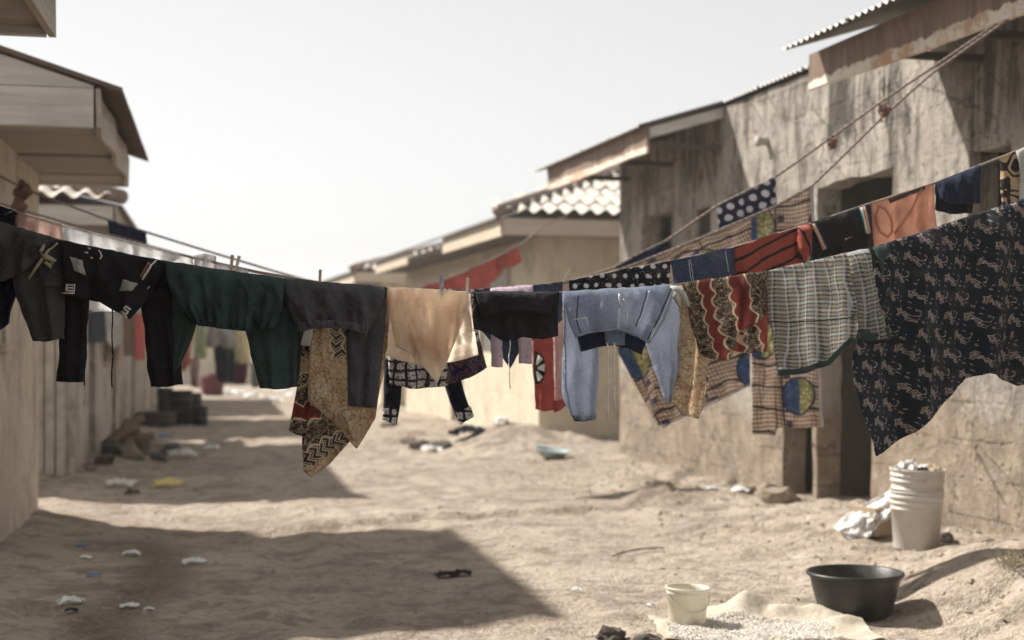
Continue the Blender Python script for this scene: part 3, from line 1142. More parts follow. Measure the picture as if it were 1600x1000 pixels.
def f_grid(g, U, V):
    n = g.noise(g.vec(U, V), 35, 2) * .012
    a, b = (U + n).mod(.040), (V + n).mod(.034)
    sq = a.gt(.009) * b.gt(.009)
    mot = g.noise(g.vec(U, V), 120, 2).sm(.3, .55)
    c = g.mix(sq * mot, (.013, .013, .022), (.62, .61, .60))
    c = g.mix((sq * -1 + 1) * g.noise(g.vec(U, V), 60, 2).gt(.55) * .5, c, (.085, .06, .045))
    flor = g.noise(g.vec(U, V, 3.1), 7.5, 1).sm(.52, .55)
    leaf = ((g.voro(g.vec(U, V), 28) * 22.0).sin()).gt(.2)
    return g.mix(flor, c, g.mix(leaf, (.02, .025, .07), (.15, .075, .05)))


def f_swirl(g, U, V):
    n = g.noise(g.vec(U, V), 7, 2, .5, .5)
    return g.mix(((n * 70.0).sin()).gt(.1), (.025, .02, .02), (.50, .36, .22))


def f_rainbow(g, U, V):
    c = (.014, .013, .018)
    for i, k in enumerate(((.10, .33, .30), (.72, .70, .58), (.50, .10, .07), (.62, .48, .20), (.13, .10, .30))):
        c = g.mix(U.gt(i * .0042) , c, k)
    return c


def f_lilac(g, U, V):
    s = g.voro(g.vec(U, V), 55).lt(.22)
    return g.mix(s * .7, (.62, .50, .58), (.40, .22, .36))


def f_denim(base, pale):
    def fn(g, U, V):
        n = g.noise(g.vec(U * 1.3, V * .9), 110, 3, .6)
        tw = ((U + V) * 1500.0).sin()
        wear = g.noise(g.vec(U, V), 8, 3, .6)
        c = g.mix(n.sm(.35, .7), base, pale)
        c = g.mix(tw.gt(.2) * .18, c, pale)
        return g.mix(wear.sm(.5, .8) * .4, c, pale)
    return fn


F = {}
F['cargo'] = fab('charcoal_twill', (.07, .068, .067))
F['black'] = fab('black_cotton', (.025, .0245, .027), trans=.2)
F['navy'] = fab('navy_cotton', (.018, .024, .048), trans=.06)
F['navy_dark'] = fab('dark_navy_knit', (.010, .012, .022), trans=.04)
F['green'] = fab('dark_green_twill', (.06, .092, .088), trans=.35)
F['charcoal'] = fab('charcoal_jersey', (.11, .112, .122), trans=.35)
F['rib'] = fab('charcoal_rib', lambda g, U, V: g.mix((U * (2 * math.pi / .0075)).sin().gt(-.1), (.05, .051, .057), (.13, .132, .142)), trans=.15)
F['beige'] = fab('beige_satin', (.93, .735, .60), trans=.82, rough=.6, sheen=.1)
F['denim'] = fab('washed_denim', f_denim((.29, .335, .445), (.38, .425, .525)), trans=.62)
F['denim_dark'] = fab('dark_denim', f_denim((.032, .042, .085), (.075, .092, .15)), trans=.06)
F['denim_pale'] = fab('pale_denim', f_denim((.2, .25, .36), (.36, .42, .52)), trans=.1)
F['floral'] = fab('dark_floral_print', f_floral, trans=.25)
F['plaid'] = fab('plaid_cotton', f_plaid, trans=.6)
F['polka_black'] = fab('black_polka_dot', f_polka(.042, .0085, (.010, .011, .017), (.72, .72, .74)), trans=.06)
F['polka_navy'] = fab('navy_polka_dot', f_polka(.062, .0175, (.018, .022, .045), (.66, .65, .70), False), trans=.1)
F['batik_plain'] = fab('tan_crackle_batik', f_batik([(.235, 'crackle'), (.27, 'chev'), (.30, 'lace')], .30, .26), trans=.5)
F['batik_strip'] = fab('maroon_banded_batik', f_batik([(.05, 'crackle'), (.085, 'chev'), (.14, 'lace'), (.19, 'maroon'), (.26, 'lace'), (.31, 'chev')], .31), trans=.5)
F['batik_band'] = fab('maroon_scalloped_batik', f_batik([(.066, 'lace'), (.108, 'maroon'), (.160, 'lace'), (.215, 'maroon'), (.29, 'lace')], .29), trans=.5)
F['crackle'] = fab('tan_crackle_cotton', f_crackle, trans=.6)
F['ankara'] = fab('orange_wax_print', f_ankara, trans=.5)
F['stripe'] = fab('red_striped_jersey', f_stripe(.044, .0095, (.34, .075, .052), (.020, .016, .022), -.12), trans=.12)
F['grid'] = fab('navy_windowpane_print', f_grid, trans=.06)
F['swirl'] = fab('brown_swirl_print', f_swirl, trans=.12)
F['rainbow'] = fab('rainbow_braid', f_rainbow, trans=.0)
F['lilac'] = fab('lilac_print_cotton', f_lilac, trans=.25)
F['orange'] = fab('apricot_jersey', (.66, .34, .24), trans=.5)
F['pink'] = fab('dusty_pink_cotton', (.68, .48, .42), trans=.6)
F['white'] = fab('white_cotton', (.82, .82, .83), trans=.75)
F['pale'] = fab('pale_lilac_cotton', (.72, .69, .71), trans=.7)
F['greywhite'] = fab('greyish_cotton', (.50, .51, .47), trans=.2)
F['red'] = fab('red_cotton', (.42, .095, .08), trans=.22)
F['rose'] = fab('rose_mesh', (.60, .42, .41), trans=.3)
F['coral'] = fab('coral_cotton', (.66, .27, .20), trans=.25)
F['lime'] = fab('pale_lime_cotton', (.58, .66, .42), trans=.25)
F['yellow'] = fab('pale_yellow_cotton', (.70, .62, .36), trans=.25)
F['grey'] = fab('grey_cotton', (.36, .35, .35), trans=.15)
F['maroon'] = fab('maroon_cotton', (.12, .035, .045), trans=.08)
F['white_thread'] = m_plain('white_cord', (.75, .75, .76), .8, .1, 40)
F['black_thread'] = m_plain('black_cord', (.012, .012, .014), .8, .1, 40)
F['khaki_cord'] = m_plain('khaki_cord', (.42, .37, .27), .85, .2, 40)
F['pale_thread'] = m_plain('pale_blue_thread', (.66, .70, .76), .8, .15, 40)
F['print_white'] = m_plain('white_print', (.72, .70, .68), .7, .15, 60)
F['print_brown'] = m_plain('brown_print', (.26, .13, .09), .7, .2, 60)


def m_rope(name, a, b, per):
    m, g = new_mat(name)
    U, V, _ = g.xyz('UV')
    t = (V / per + U).mod(1.0)
    c = g.mix(t.lt(.45), a, b)
    fib = g.noise(g.vec(U * 6, V * 60), 3, 3)
    c = g.mix(fib.sm(.4, .7) * .4, c, (.2, .16, .13))
    return finish(m, g, c, .9, ((U * 2.0 + V / per * 2.0) * 6.28318).sin() + fib, .002, spec=.15)


F['rope_thin'] = m_rope('pale_line', (.62, .56, .47), (.50, .45, .38), .012)
F['rope'] = m_rope('braided_rope', (.42, .365, .325), (.24, .165, .15), .035)

# ------------------------------------------------------------ washing lines
LINES = {
    'main': [(-331, 238), (-150, 292), (0, 348), (95, 376), (245, 407), (440, 436), (600, 450), (740, 457), (880, 457), (1050, 446), (1200, 424), (1370, 386), (1600, 312), (1900, 200), (2400, -5), (2816, -160)],
    'second': [(-218, 250), (0, 322), (30, 333), (97, 352), (200, 378), (300, 402), (400, 424), (500, 441), (600, 451), (740, 454), (880, 442), (950, 427), (1050, 408), (1147, 387), (1265, 350), (1360, 318), (1460, 286), (1530, 259), (1600, 232), (1900, 120), (2372, -55)],
    'ropeA': [(0, 275), (40, 296), (170, 344), (300, 385), (430, 424), (490, 440), (600, 458), (720, 466), (850, 452), (960, 418), (1000, 396), (1040, 377), (1120, 322), (1212, 276), (1300, 214), (1380, 157), (1480, 90), (1590, 15)],
    'ropeB': [(-20, 312), (40, 330), (200, 375), (300, 402), (400, 426), (500, 446), (600, 460), (720, 466), (850, 450), (955, 426), (1000, 410), (1040, 394), (1066, 384), (1100, 370), (1206, 325), (1268, 291), (1380, 182), (1460, 112), (1590, 20)],
}


def _inv(u, d0, d1):
    t = u / 1590
    return 1 / ((1 - t) / d0 + t / d1)


DEPTH = {'main': lambda u: 4.4, 'second': lambda u: 5.3, 'ropeA': lambda u: _inv(u, 8.7, 7.25), 'ropeB': lambda u: _inv(u, 8.45, 7.17)}


def line_v(ln, u):
    p = LINES[ln]
    return float(np.interp(u, [q[0] for q in p], [q[1] for q in p]))


def rope(name, pts, r, mat, label, cat='clothesline', k=8, parent=None):
    P = [Vector(p) for p in pts]
    Q = []
    for i in range(len(P) - 1):
        p0, p1, p2, p3 = P[max(i - 1, 0)], P[i], P[i + 1], P[min(i + 2, len(P) - 1)]
        n = max(2, int((p2 - p1).length / .06))
        for j in range(n):
            t = j / n
            lin = p1.lerp(p2, t)
            cr = .5 * (2 * p1 + (p2 - p0) * t + (2 * p0 - 5 * p1 + 4 * p2 - p3) * t * t + (3 * p1 - p0 - 3 * p2 + p3) * t ** 3)
            Q.append(lin.lerp(cr, .35))
    Q.append(P[-1])
    m = MB().tube(Q, r, k)
    L = 0
    uv = []
    for i, q in enumerate(Q):
        if i: L += (Q[i] - Q[i - 1]).length
        uv += [(j / k, L) for j in range(k)]
    o = obj(name, m.v, m.f, mat, parent, True, uv)
    if label:
        tag(o, label, cat)
    return o


def line_rope(name, ln, r, mat, label):
    us = sorted(set([p[0] for p in LINES[ln]]))
    return rope(name, [W(u, line_v(ln, u), DEPTH[ln](u)) for u in us], r, mat, label)


line_rope('clothesline', 'main', .0028, F['rope_thin'], 'thin pale line carrying the sharp front row of washing')
line_rope('clothesline', 'second', .0045, F['rope_thin'], 'pale frayed line carrying the row just behind the front washing')
line_rope('clothesline', 'ropeA', .0068, F['rope'], 'upper braided rope tied under the right eave, holding the navy polka dot cloth')
line_rope('clothesline', 'ropeB', .0068, F['rope'], 'lower braided rope tied under the right eave, holding the orange wax print cloth')


# ------------------------------------------------------------ hung cloth
def catmull(P, n):
    """resample a polyline of 2D points smoothly to n points"""
    P = np.asarray(P, float)
    d = np.r_[0, np.cumsum(np.linalg.norm(np.diff(P, axis=0), axis=1))]
    d = d / max(d[-1], 1e-9)
    t = np.linspace(0, 1, n)
    if len(P) == 2:
        return P[0] + (P[1] - P[0]) * t[:, None]
    out = np.empty((n, 2))
    for c in range(2):
        m = np.gradient(P[:, c], d)
        i = np.clip(np.searchsorted(d, t, side='right') - 1, 0, len(P) - 2)
        h = d[i + 1] - d[i]
        x = (t - d[i]) / h
        out[:, c] = ((2 * x**3 - 3 * x**2 + 1) * P[i, c] + (x**3 - 2 * x**2 + x) * h * m[i] + (-2 * x**3 + 3 * x**2) * P[i + 1, c] + (x**3 - x**2) * h * m[i + 1])
    return out


_seed = [0]


def sheet(name, cols, mat, parent, ln='main', off=0.0, th=.004, bulge=0.0, fold=(.010, 4), uvt=(0, 0, 0), res=.009, D=None, rag=.002, drift=0.0, gather=0.0):
    """a piece of cloth. cols: columns from the left edge to the right edge, each a list of photo points from top to hem
    (v None = on the line); measured on the upright plane of that line, then given folds, thickness and depth."""
    _seed[0] += 1
    sd = _seed[0] * 1.37
    dep = (lambda u: D) if isinstance(D, (int, float)) else (D or DEPTH[ln])
    on_line = cols[0][0][1] is None
    C = []
    for c in cols:
        C.append([(u, line_v(ln, u) - .7 if v is None else v) for u, v in c])
    d0 = dep(np.mean([c[0][0] for c in C]))
    mpp = d0 / FPX
    length = max(math.dist(c[0], c[-1]) for c in C) * mpp
    width = max(sum(math.dist(C[i][k], C[i + 1][k]) for i in range(len(C) - 1)) for k in (0, -1)) * mpp
    nv = int(min(70, max(4, length / res)))
    nu = int(min(90, max(4, width / res)))
    G_ = np.stack([catmull(c, nv + 1) for c in C], 0)                # columns x rows x 2
    key = np.cumsum([0] + [max(1e-3, .5 * (math.dist(C[i][0], C[i + 1][0]) + math.dist(C[i][-1], C[i + 1][-1]))) for i in range(len(C) - 1)])
    key = key / key[-1]
    s = np.unique(np.concatenate([np.linspace(0, 1, nu + 1), key]).round(5))
    nu = len(s) - 1
    t = np.linspace(0, 1, nv + 1)
    UV = np.stack([np.stack([np.interp(s, key, G_[:, j, k]) for j in range(nv + 1)], 0) for k in range(2)], -1)   # rows x cols x 2
    S, T = np.meshgrid(s, t)
    amp, n = fold
    run = T * length
    env = np.clip(run / .05, 0, 1) * (.35 + .65 * T) if on_line else (.5 + .5 * T)
    ph = sd + .9 * np.sin(2.3 * T + sd) + drift * T * 6
    f = np.sin(2 * np.pi * n * S + ph) + .55 * np.sin(2 * np.pi * n * 1.83 * S + 1.7 * sd + 1.4 * T) + .8 * vnoise(S * n * 1.6 + sd, T * 2.4 + sd, 3) + .35 * vnoise(S * n * 4 + sd, T * 7, 5)
    disp = amp * 1.15 * f * env
    disp = disp + .006 * vnoise(S * width / .035 + sd, T * length / .05, 9) * np.clip(run / .04, 0, 1)
    cr = random.Random(int(sd * 100))
    for _ in range(int(5 + width / .03)):
        s0, kk, w_ = cr.random(), cr.uniform(-.35, .35), cr.uniform(.004, .011) / max(width, .02)
        t0, t1 = cr.uniform(-.2, .5), cr.uniform(.5, 1.2)
        lenv = np.clip((T - t0) / .25, 0, 1) * np.clip((t1 - T) / .25, 0, 1) * np.clip(run / .02, 0, 1)
        disp = disp - cr.uniform(.4, 1.1) * min(amp, .012) * np.exp(-((S - s0 - kk * (T - .3) + .02 * np.sin(9 * T + s0 * 20)) / w_) ** 2) * lenv
    if gather:
        disp = disp + gather * np.sin(2 * np.pi * n * 3.1 * S + sd) * T ** 2.5
    offv = off * (np.clip(run / .03, 0, 1) ** .5 if on_line else 1.0)
    disp = disp + offv
    # wavering edges
    eu = rag / mpp * ((vnoise(T * length / .02 + sd, S * 0 + 3, 4) * .6 + 1.3 * vnoise(T * length / .07 + sd, S * 0 + 8, 4)) * np.clip(run / .05, 0, 1) * (np.exp(-S * 30) + np.exp(-(1 - S) * 30)))
    ev = rag / mpp * (.6 * vnoise(S * width / .02 + sd, S * 0, 6) + 1.2 * vnoise(S * width / .06 + sd, S * 0, 7)) * np.exp(-(1 - T) * 14)
    if on_line:
        ev = ev - .0035 / mpp * np.abs(vnoise(S * width / .03 + sd, S * 0 + 2, 17)) * np.exp(-T * length / .02)
    u, v = UV[..., 0] + eu, UV[..., 1] + ev
    Dm = np.vectorize(dep)(u) if not isinstance(D, (int, float)) else np.full_like(u, D)
    lat = (u - 800) / FPX * Dm
    z = EYE + (HZ - v) / FPX * Dm
    thick = th + bulge * np.sqrt(np.clip(4 * S * (1 - S), 0, 1)) * np.clip(run / .06, .0, 1) * (1 - .35 * T)
    thick = thick + .005 * np.exp(-((1 - T) * length / .007) ** 2)
    if on_line:
        thick = thick + .008 * np.exp(-run / .012)
    def pos(dp):
        d = Dm + dp
        return np.stack([lat * CY + d * SY, -lat * SY + d * CY, z], -1).reshape(-1, 3)
    front, back = pos(disp - thick / 2), pos(disp + thick / 2)
    k = nu + 1
    N = k * (nv + 1)
    q = (np.arange(nv)[:, None] * k + np.arange(nu)[None, :]).ravel()
    ff = np.stack([q, q + k, q + k + 1, q + 1], 1)
    fb = np.stack([q, q + 1, q + k + 1, q + k], 1) + N
    rim = []
    loop = [j for j in range(k)] + [i * k + nu for i in range(1, nv + 1)] + [nv * k + j for j in range(nu - 1, -1, -1)] + [i * k for i in range(nv - 1, 0, -1)]
    for a, b in zip(loop, loop[1:] + loop[:1]):
        rim.append((a, b, b + N, a + N))
    faces = ff.tolist() + fb.tolist() + rim
    # cloth coordinates in metres
    ang, ou, ov = uvt
    l0, z0 = (C[0][0][0] - 800) / FPX * d0, EYE + (HZ - C[0][0][1]) / FPX * d0
    cu, cv = (lat - l0 + .45 * disp + .003 * vnoise(S * 4 + sd, T * 4, 41)).ravel(), (z0 - z + .2 * disp + .003 * vnoise(S * 3, T * 4 + sd, 43)).ravel()
    ca, sa = math.cos(R(ang)), math.sin(R(ang))
    uv = np.stack([cu * ca + cv * sa + ou, -cu * sa + cv * ca + ov], 1)
    uv = np.concatenate([uv, uv])
    o = obj(name, np.concatenate([front, back]).tolist(), faces, mat, parent, True, uv)
    o_info = {'o': o, 'px': np.stack([u.ravel(), v.ravel()], 1), 'p': front}
    return o_info


def on(info, u, v, lift=.0018):
    """place on the front of a cloth at photo point (u, v)"""
    d = ((info['px'] - np.array([u, v])) ** 2).sum(1)
    i = np.argsort(d)[:4]
    w = 1 / (d[i] + .3)
    p = (info['p'][i] * w[:, None]).sum(0) / w.sum()
    return Vector(p) - FWD * lift


def seam(name, info, px, r, mat, parent, lift=.0012):
    pts = []
    for (a, b) in zip(px, px[1:]):
        n = max(1, int(math.dist(a, b) / 5))
        pts += [on(info, a[0] + (b[0] - a[0]) * i / n, a[1] + (b[1] - a[1]) * i / n, lift) for i in range(n)]
    pts.append(on(info, *px[-1], lift))
    m = MB().tube(pts, r, 5)
    return m.build(name, mat, parent, True)


def cord(name, px, r, mat, parent, D=4.38, sway=.004):
    pts = []
    for i, (a, b) in enumerate(zip(px, px[1:])):
        n = max(2, int(math.dist(a, b) / 6))
        for j in range(n):
            t = j / n
            pts.append(W(a[0] + (b[0] - a[0]) * t, a[1] + (b[1] - a[1]) * t, D) + FWD * sway * math.sin(3 * t + i) + RGT * sway * .3 * math.sin(7 * t))
    pts.append(W(*px[-1], D))
    return MB().tube(pts, r, 6).build(name, mat, parent, True)


def patch(name, info, px, mat, parent, lift=.003, n=6, uvs=None):
    """small piece sewn or printed on a cloth: quad of photo points (tl, tr, br, bl)"""
    tl, tr, br, bl = [np.array(p, float) for p in px]
    vs, fs, uv = [], [], []
    for lay in (0, 1):
        for i in range(n + 1):
            for j in range(n + 1):
                s, t = j / n, i / n
                p = (tl * (1 - s) + tr * s) * (1 - t) + (bl * (1 - s) + br * s) * t
                vs.append(on(info, p[0], p[1], lift if lay == 0 else lift - .0022))
                uv.append(((np.linalg.norm(tr - tl) * s) * .002, (np.linalg.norm(bl - tl) * t) * .002))
    k = n + 1
    for lay in (0, 1):
        for i in range(n):
            for j in range(n):
                a = lay * k * k + i * k + j
                fs.append((a, a + k, a + k + 1, a + 1) if lay == 0 else (a, a + 1, a + k + 1, a + k))
    loop = list(range(k)) + [i * k + n for i in range(1, k)] + [n * k + j for j in range(n - 1, -1, -1)] + [i * k for i in range(n - 1, 0, -1)]
    for a, b in zip(loop, loop[1:] + loop[:1]):
        fs.append((a, b, b + k * k, a + k * k))
    return obj(name, vs, fs, mat, parent, True, uv)


def garment(name, label, cat, u, v=460, ln='main', group=None, D=None):
    d = D or DEPTH[ln](u)
    p = W(u, v, d)
    o = empty(name, (0, 0, 0), 0, label, cat, group)
    return o


N_ = None
# ---- front line, left to right
g = garment('navy_trousers', 'dark navy trousers at the left end of the front line', 'trousers', -30)
sheet('leg', [[(-150, N_), (-150, 560)], [(-60, N_), (-70, 560)], [(-20, N_), (-22, 530)], [(4, N_), (2, 505)], [(26, N_), (23, 440)]], F['navy_dark'], g, off=.045, bulge=.02)

g = garment('cargo_shorts', 'charcoal cargo shorts with a khaki bow, beside the black jeans', 'shorts', 60)
c1 = sheet('leg', [[(16, N_), (20, 445), (48, 533)], [(60, N_), (62, 450), (74, 533)], [(97, N_), (98, 450), (99, 530)]], F['cargo'], g, off=.010, bulge=.03, fold=(.006, 2))
c2 = sheet('waist', [[(-60, N_), (-60, 440)], [(-15, N_), (-15, 443)], [(10, N_), (10, 440)], [(40, N_), (44, 424)], [(75, N_), (68, 400)], [(93, N_), (92, 381)]], F['cargo'], g, off=-.022, bulge=.022, fold=(.008, 3))
patch('pocket_flap', c1, [(68, 431), (97, 434), (97, 450), (69, 446)], F['cargo'], g, .006)
seam('seam', c1, [(70, 446), (72, 520)], .0012, F['cargo'], g)
seam('hem', c1, [(47, 525), (98, 522)], .0012, F['cargo'], g)
cd = MB()
cd.tube([on(c1, 92, 380, .012), on(c1, 80, 392, .022), on(c1, 73, 404, .026), on(c1, 62, 418, .02), on(c1, 48, 436, .016)], [.003, .004, .0055, .005, .0035], 8)
cd.tube([on(c1, 73, 404, .026), on(c1, 80, 402, .034), on(c1, 88, 408, .03), on(c1, 84, 417, .03), on(c1, 76, 410, .026)], [.005, .008, .009, .008, .005], 8)
cd.tube([on(c1, 73, 404, .03), on(c1, 72, 394, .034), on(c1, 74, 384, .028)], [.007, .006, .004], 8)
cd.build('drawstring_bow', F['khaki_cord'], g, True)

g = garment('black_jeans', 'black ripped jeans with white letter prints and long drawstrings', 'jeans', 190)
sheet('leg', [[(100, 395), (92, 480), (84, 597)], [(118, 400), (112, 490), (106, 599)], [(137, 405), (133, 490), (128, 598)]], F['black'], g, off=.03, bulge=.025, fold=(.005, 2))
sheet('leg', [[(210, N_), (216, 470), (232, 606)], [(250, N_), (250, 500), (258, 605)], [(288, N_), (279, 480), (283, 601)]], F['black'], g, off=.03, bulge=.028, fold=(.006, 2))
c = sheet('seat', [[(98, N_), (98, 463)], [(130, N_), (130, 466)], [(163, N_), (160, 472)], [(190, N_), (185, 488)], [(215, N_), (206, 499)], [(240, N_), (236, 462)], [(260, N_), (260, 425)]], F['black'], g, off=-.016, bulge=.02, fold=(.007, 4))
for q in ([(114, 402), (134, 408), (139, 431), (121, 424)], [(196, 437), (220, 444), (212, 455), (190, 456)]):
    patch('torn_lining', c, q, F['greywhite'], g, .005)
for q in ([(136, 395), (141, 396)], [(145, 403), (148, 404)], [(140, 388), (144, 389)], [(157, 392), (163, 400), (160, 406)], [(232, 452), (236, 448)]):
    seam('paint_fleck', c, q, .0022, F['print_white'], g, .002)


def letter(parent, info, o, ux, uy, strokes, frame):
    """letter made of printed bars, in the patch's own axes"""
    def pt(a, b):
        return (o[0] + ux[0] * a + uy[0] * b, o[1] + ux[1] * a + uy[1] * b)
    pa = patch('letter_patch', info, [pt(0, 0), pt(1, 0), pt(1, 1), pt(0, 1)], F['black'], parent, .004)
    for nm, bars, mt in (('letter', strokes, F['print_white']), ('border_line', frame, F['print_white'])):
        for (a0, b0, a1, b1) in bars:
            patch(nm, info, [pt(a0, b0), pt(a1, b0), pt(a1, b1), pt(a0, b1)], mt, pa, .0062, 3)
    patch('border_line', info, [pt(0, .93), pt(1, .93), pt(1, .99), pt(0, .99)], F['print_brown'], pa, .0066, 3)


letter(g, c, (99, 442), (23, 1), (0, 18), [(.34, .12, .46, .74), (.46, .12, .92, .24), (.46, .37, .86, .49), (.46, .62, .92, .74)], [(.0, .84, 1, .92), (.94, .08, 1, .84)])
letter(g, c, (200, 474), (14, 10), (-11, 14), [(.2, .1, .86, .22), (.2, .1, .34, .48), (.2, .38, .82, .5), (.68, .38, .82, .78), (.2, .66, .82, .78)], [(.0, .84, 1, .92)])
for q in ([(232, 431), (246, 407)], [(228, 436), (240, 414)], [(226, 438), (231, 428)]):
    seam('printed_stripe', c, q, .0026, F['print_white'], g, .002)
seam('printed_stripe', c, [(223, 434), (236, 411)], .004, F['print_brown'], g, .002)
seam('seam', c, [(167, 395), (165, 470)], .0012, F['black'], g)
cord('drawstring', [(136, 466), (134, 520), (132, 602)], .0022, F['black_thread'], g, 4.36)
cord('frayed_end', [(132, 602), (133, 616), (131, 631)], .0011, F['khaki_cord'], g, 4.36)
cord('drawstring', [(175, 480), (175, 540), (175, 605)], .0022, F['black_thread'], g, 4.36)

g = garment('green_trousers', 'dark green elasticated trousers folded over the front line', 'trousers', 350)
sheet('leg', [[(257, N_), (262, 500), (268, 588)], [(285, N_), (290, 510), (272, 580)], [(308, N_), (305, 507), (277, 573)]], F['green'], g, off=.022, bulge=.02, fold=(.005, 2))
c = sheet('leg', [[(368, N_), (381, 516), (404, 607)], [(420, N_), (425, 530), (433, 608)], [(462, N_), (463, 530), (463, 606)]], F['green'], g, off=.022, bulge=.028, fold=(.006, 2))
seam('hem', c, [(403, 596), (462, 595)], .0011, F['green'], g)
c = sheet('waist', [[(260, N_), (272, 462), (302, 505)], [(305, N_), (312, 470), (325, 511)], [(355, N_), (355, 475), (357, 515)], [(405, N_), (402, 475), (398, 518)], [(447, N_), (446, 465), (432, 513)]], F['green'], g, off=-.030, bulge=.035, fold=(.012, 4), gather=.018)
seam('elastic_band', c, [(304, 502), (330, 509), (358, 512), (395, 514), (430, 510)], .0035, F['green'], g, .0)

# tan batik hanging between the two trousers
g = garment('batik_cloth', 'tan batik cloth with pointed corners hanging under the charcoal shorts', 'cloth', 530)
sheet('fold', [[(468, N_), (471, 520), (447, 676)], [(476, N_), (478, 530), (458, 680)], [(486, N_), (488, 540), (474, 684)]], F['batik_strip'], g, off=.050, fold=(.006, 1), uvt=(80, .045, 0), th=.005)
sheet('lower_point', [[(472, 600), (468, 680), (470, 738)], [(490, 615), (494, 690), (483, 747)], [(520, 640), (525, 690), (512, 727)], [(552, 660), (549, 680), (543, 691)]], F['batik_strip'], g, off=.054, fold=(.006, 2), uvt=(58, .045, .0), th=.005)
sheet('panel', [[(472, N_), (480, 525), (480, 625)], [(503, N_), (506, 560), (522, 664)], [(540, N_), (545, 600), (556, 701)], [(575, N_), (580, 580), (585, 655)], [(605, N_), (606, 500), (604, 540)]], F['batik_plain'], g, off=.030, fold=(.008, 3), uvt=(0, .125, 0), th=.005)

g = garment('charcoal_shorts', 'charcoal jersey shorts with ribbed waistband and white label on the front line', 'shorts', 525)
sheet('leg', [[(447, N_), (452, 500), (458, 602)], [(470, N_), (472, 520), (470, 596)], [(490, N_), (487, 520), (480, 590)]], F['charcoal'], g, off=.075, bulge=.015, fold=(.004, 1))
c = sheet('leg', [[(534, N_), (540, 518), (544, 634)], [(570, N_), (569, 530), (567, 635)], [(605, N_), (599, 540), (588, 636)]], F['charcoal'], g, off=.004, bulge=.022, fold=(.005, 2))
seam('hem', c, [(544, 627), (588, 629)], .0011, F['charcoal'], g)
c = sheet('waist', [[(446, N_), (452, 480), (468, 515)], [(480, N_), (485, 485), (490, 510)], [(530, N_), (530, 485), (530, 508)], [(570, N_), (566, 490), (562, 514)], [(604, N_), (598, 475), (577, 517)]], F['charcoal'], g, off=-.032, bulge=.032, fold=(.010, 3))
wb = sheet('waistband', [[(466, 504), (470, 521)], [(490, 502), (492, 514)], [(530, 500), (530, 512)], [(560, 505), (558, 519)], [(579, 507), (576, 525)]], F['rib'], g, off=-.050, bulge=.016, fold=(.003, 4), gather=.003)
seam('seam', c, [(514, 446), (516, 500)], .0011, F['charcoal'], g)
sheet('care_label', [[(479, 515), (474, 539)], [(493, 514), (489, 540)]], F['white'], g, off=-.052, fold=(.002, 1), th=.002)

g = garment('beige_slip', 'beige satin slip with a pointed hem on the front line', 'slip', 670)
sheet('back_panel', [[(603, N_), (600, 500), (591, 551)], [(625, N_), (620, 520), (613, 560)], [(660, N_), (655, 520), (650, 569)], [(700, N_), (705, 520), (700, 567)], [(735, N_), (739, 500), (748, 556)]], F['beige'], g, off=.014, fold=(.011, 4), th=.003)
c = sheet('front_panel', [[(606, N_), (611, 500), (618, 540)], [(640, N_), (640, 520), (648, 556)], [(668, N_), (672, 540), (683, 598)], [(700, N_), (705, 530), (698, 570)], [(734, N_), (724, 500), (712, 532)]], F['beige'], g, off=-.016, fold=(.010, 4), th=.003)
seam('hem', c, [(620, 538), (640, 548), (665, 556), (690, 566), (700, 566)], .0016, F['print_white'], g)
seam('strap', c, [(735, 462), (738, 500)], .0014, F['white_thread'], g)

g = garment('black_shorts', 'small black shorts with one white drawstring on the front line', 'shorts', 805)
sheet('seat', [[(741, N_), (738, 490), (734, 512)], [(765, N_), (765, 490), (768, 523)], [(795, N_), (795, 500), (796, 537)], [(812, N_), (812, 500), (816, 528)], [(850, N_), (850, 500), (850, 530)], [(874, N_), (872, 490), (872, 525)]], F['black'], g, off=.010, bulge=.025, fold=(.007, 3))
c = sheet('waist', [[(742, N_), (752, 498)], [(775, N_), (778, 490)], [(810, N_), (812, 486)], [(845, N_), (845, 489)], [(872, N_), (866, 494)]], F['black'], g, off=-.020, bulge=.025, fold=(.006, 3))
seam('waistband', c, [(755, 494), (780, 487), (812, 483), (846, 486), (864, 490)], .004, F['black'], g, 0)
cord('drawstring', [(797, 532), (795, 570), (797, 607)], .0018, F['white_thread'], g, 4.38)

g = garment('washed_jeans', 'washed blue denim joggers with navy waistband and two white drawstrings', 'jeans', 965)
c = sheet('leg', [[(878, N_), (882, 520), (884, 632), (897, 657)], [(905, N_), (909, 540), (911, 640), (912, 658)], [(940, N_), (938, 540), (933, 640), (931, 656)]], F['denim'], g, off=.026, bulge=.03, fold=(.005, 2))
sheet('cuff', [[(893, 649), (898, 658)], [(912, 650), (912, 659)], [(932, 648), (931, 657)]], F['navy'], g, off=.022, bulge=.034, fold=(.003, 1))
seam('side_seam', c, [(882, 470), (884, 600), (893, 648)], .003, F['denim_pale'], g, 0)
c = sheet('leg', [[(1006, N_), (1008, 520), (1040, 628)], [(1035, N_), (1045, 530), (1046, 632)], [(1054, N_), (1071, 545), (1051, 620)]], F['denim'], g, off=.026, bulge=.03, fold=(.006, 2))
wbj = sheet('waistband', [[(899, 518), (908, 549)], [(930, 510), (930, 543)], [(962, 506), (960, 540)], [(985, 512), (984, 545)], [(1012, 526), (1003, 554)]], F['navy'], g, off=-.012, bulge=.02, fold=(.003, 3), gather=.002)
c = sheet('seat', [[(879, N_), (886, 500), (898, 528)], [(920, N_), (922, 490), (927, 519)], [(965, N_), (965, 490), (963, 515)], [(1000, N_), (1000, 490), (995, 526)], [(1053, N_), (1036, 500), (1013, 537)]], F['denim'], g, off=-.028, bulge=.03, fold=(.007, 3))
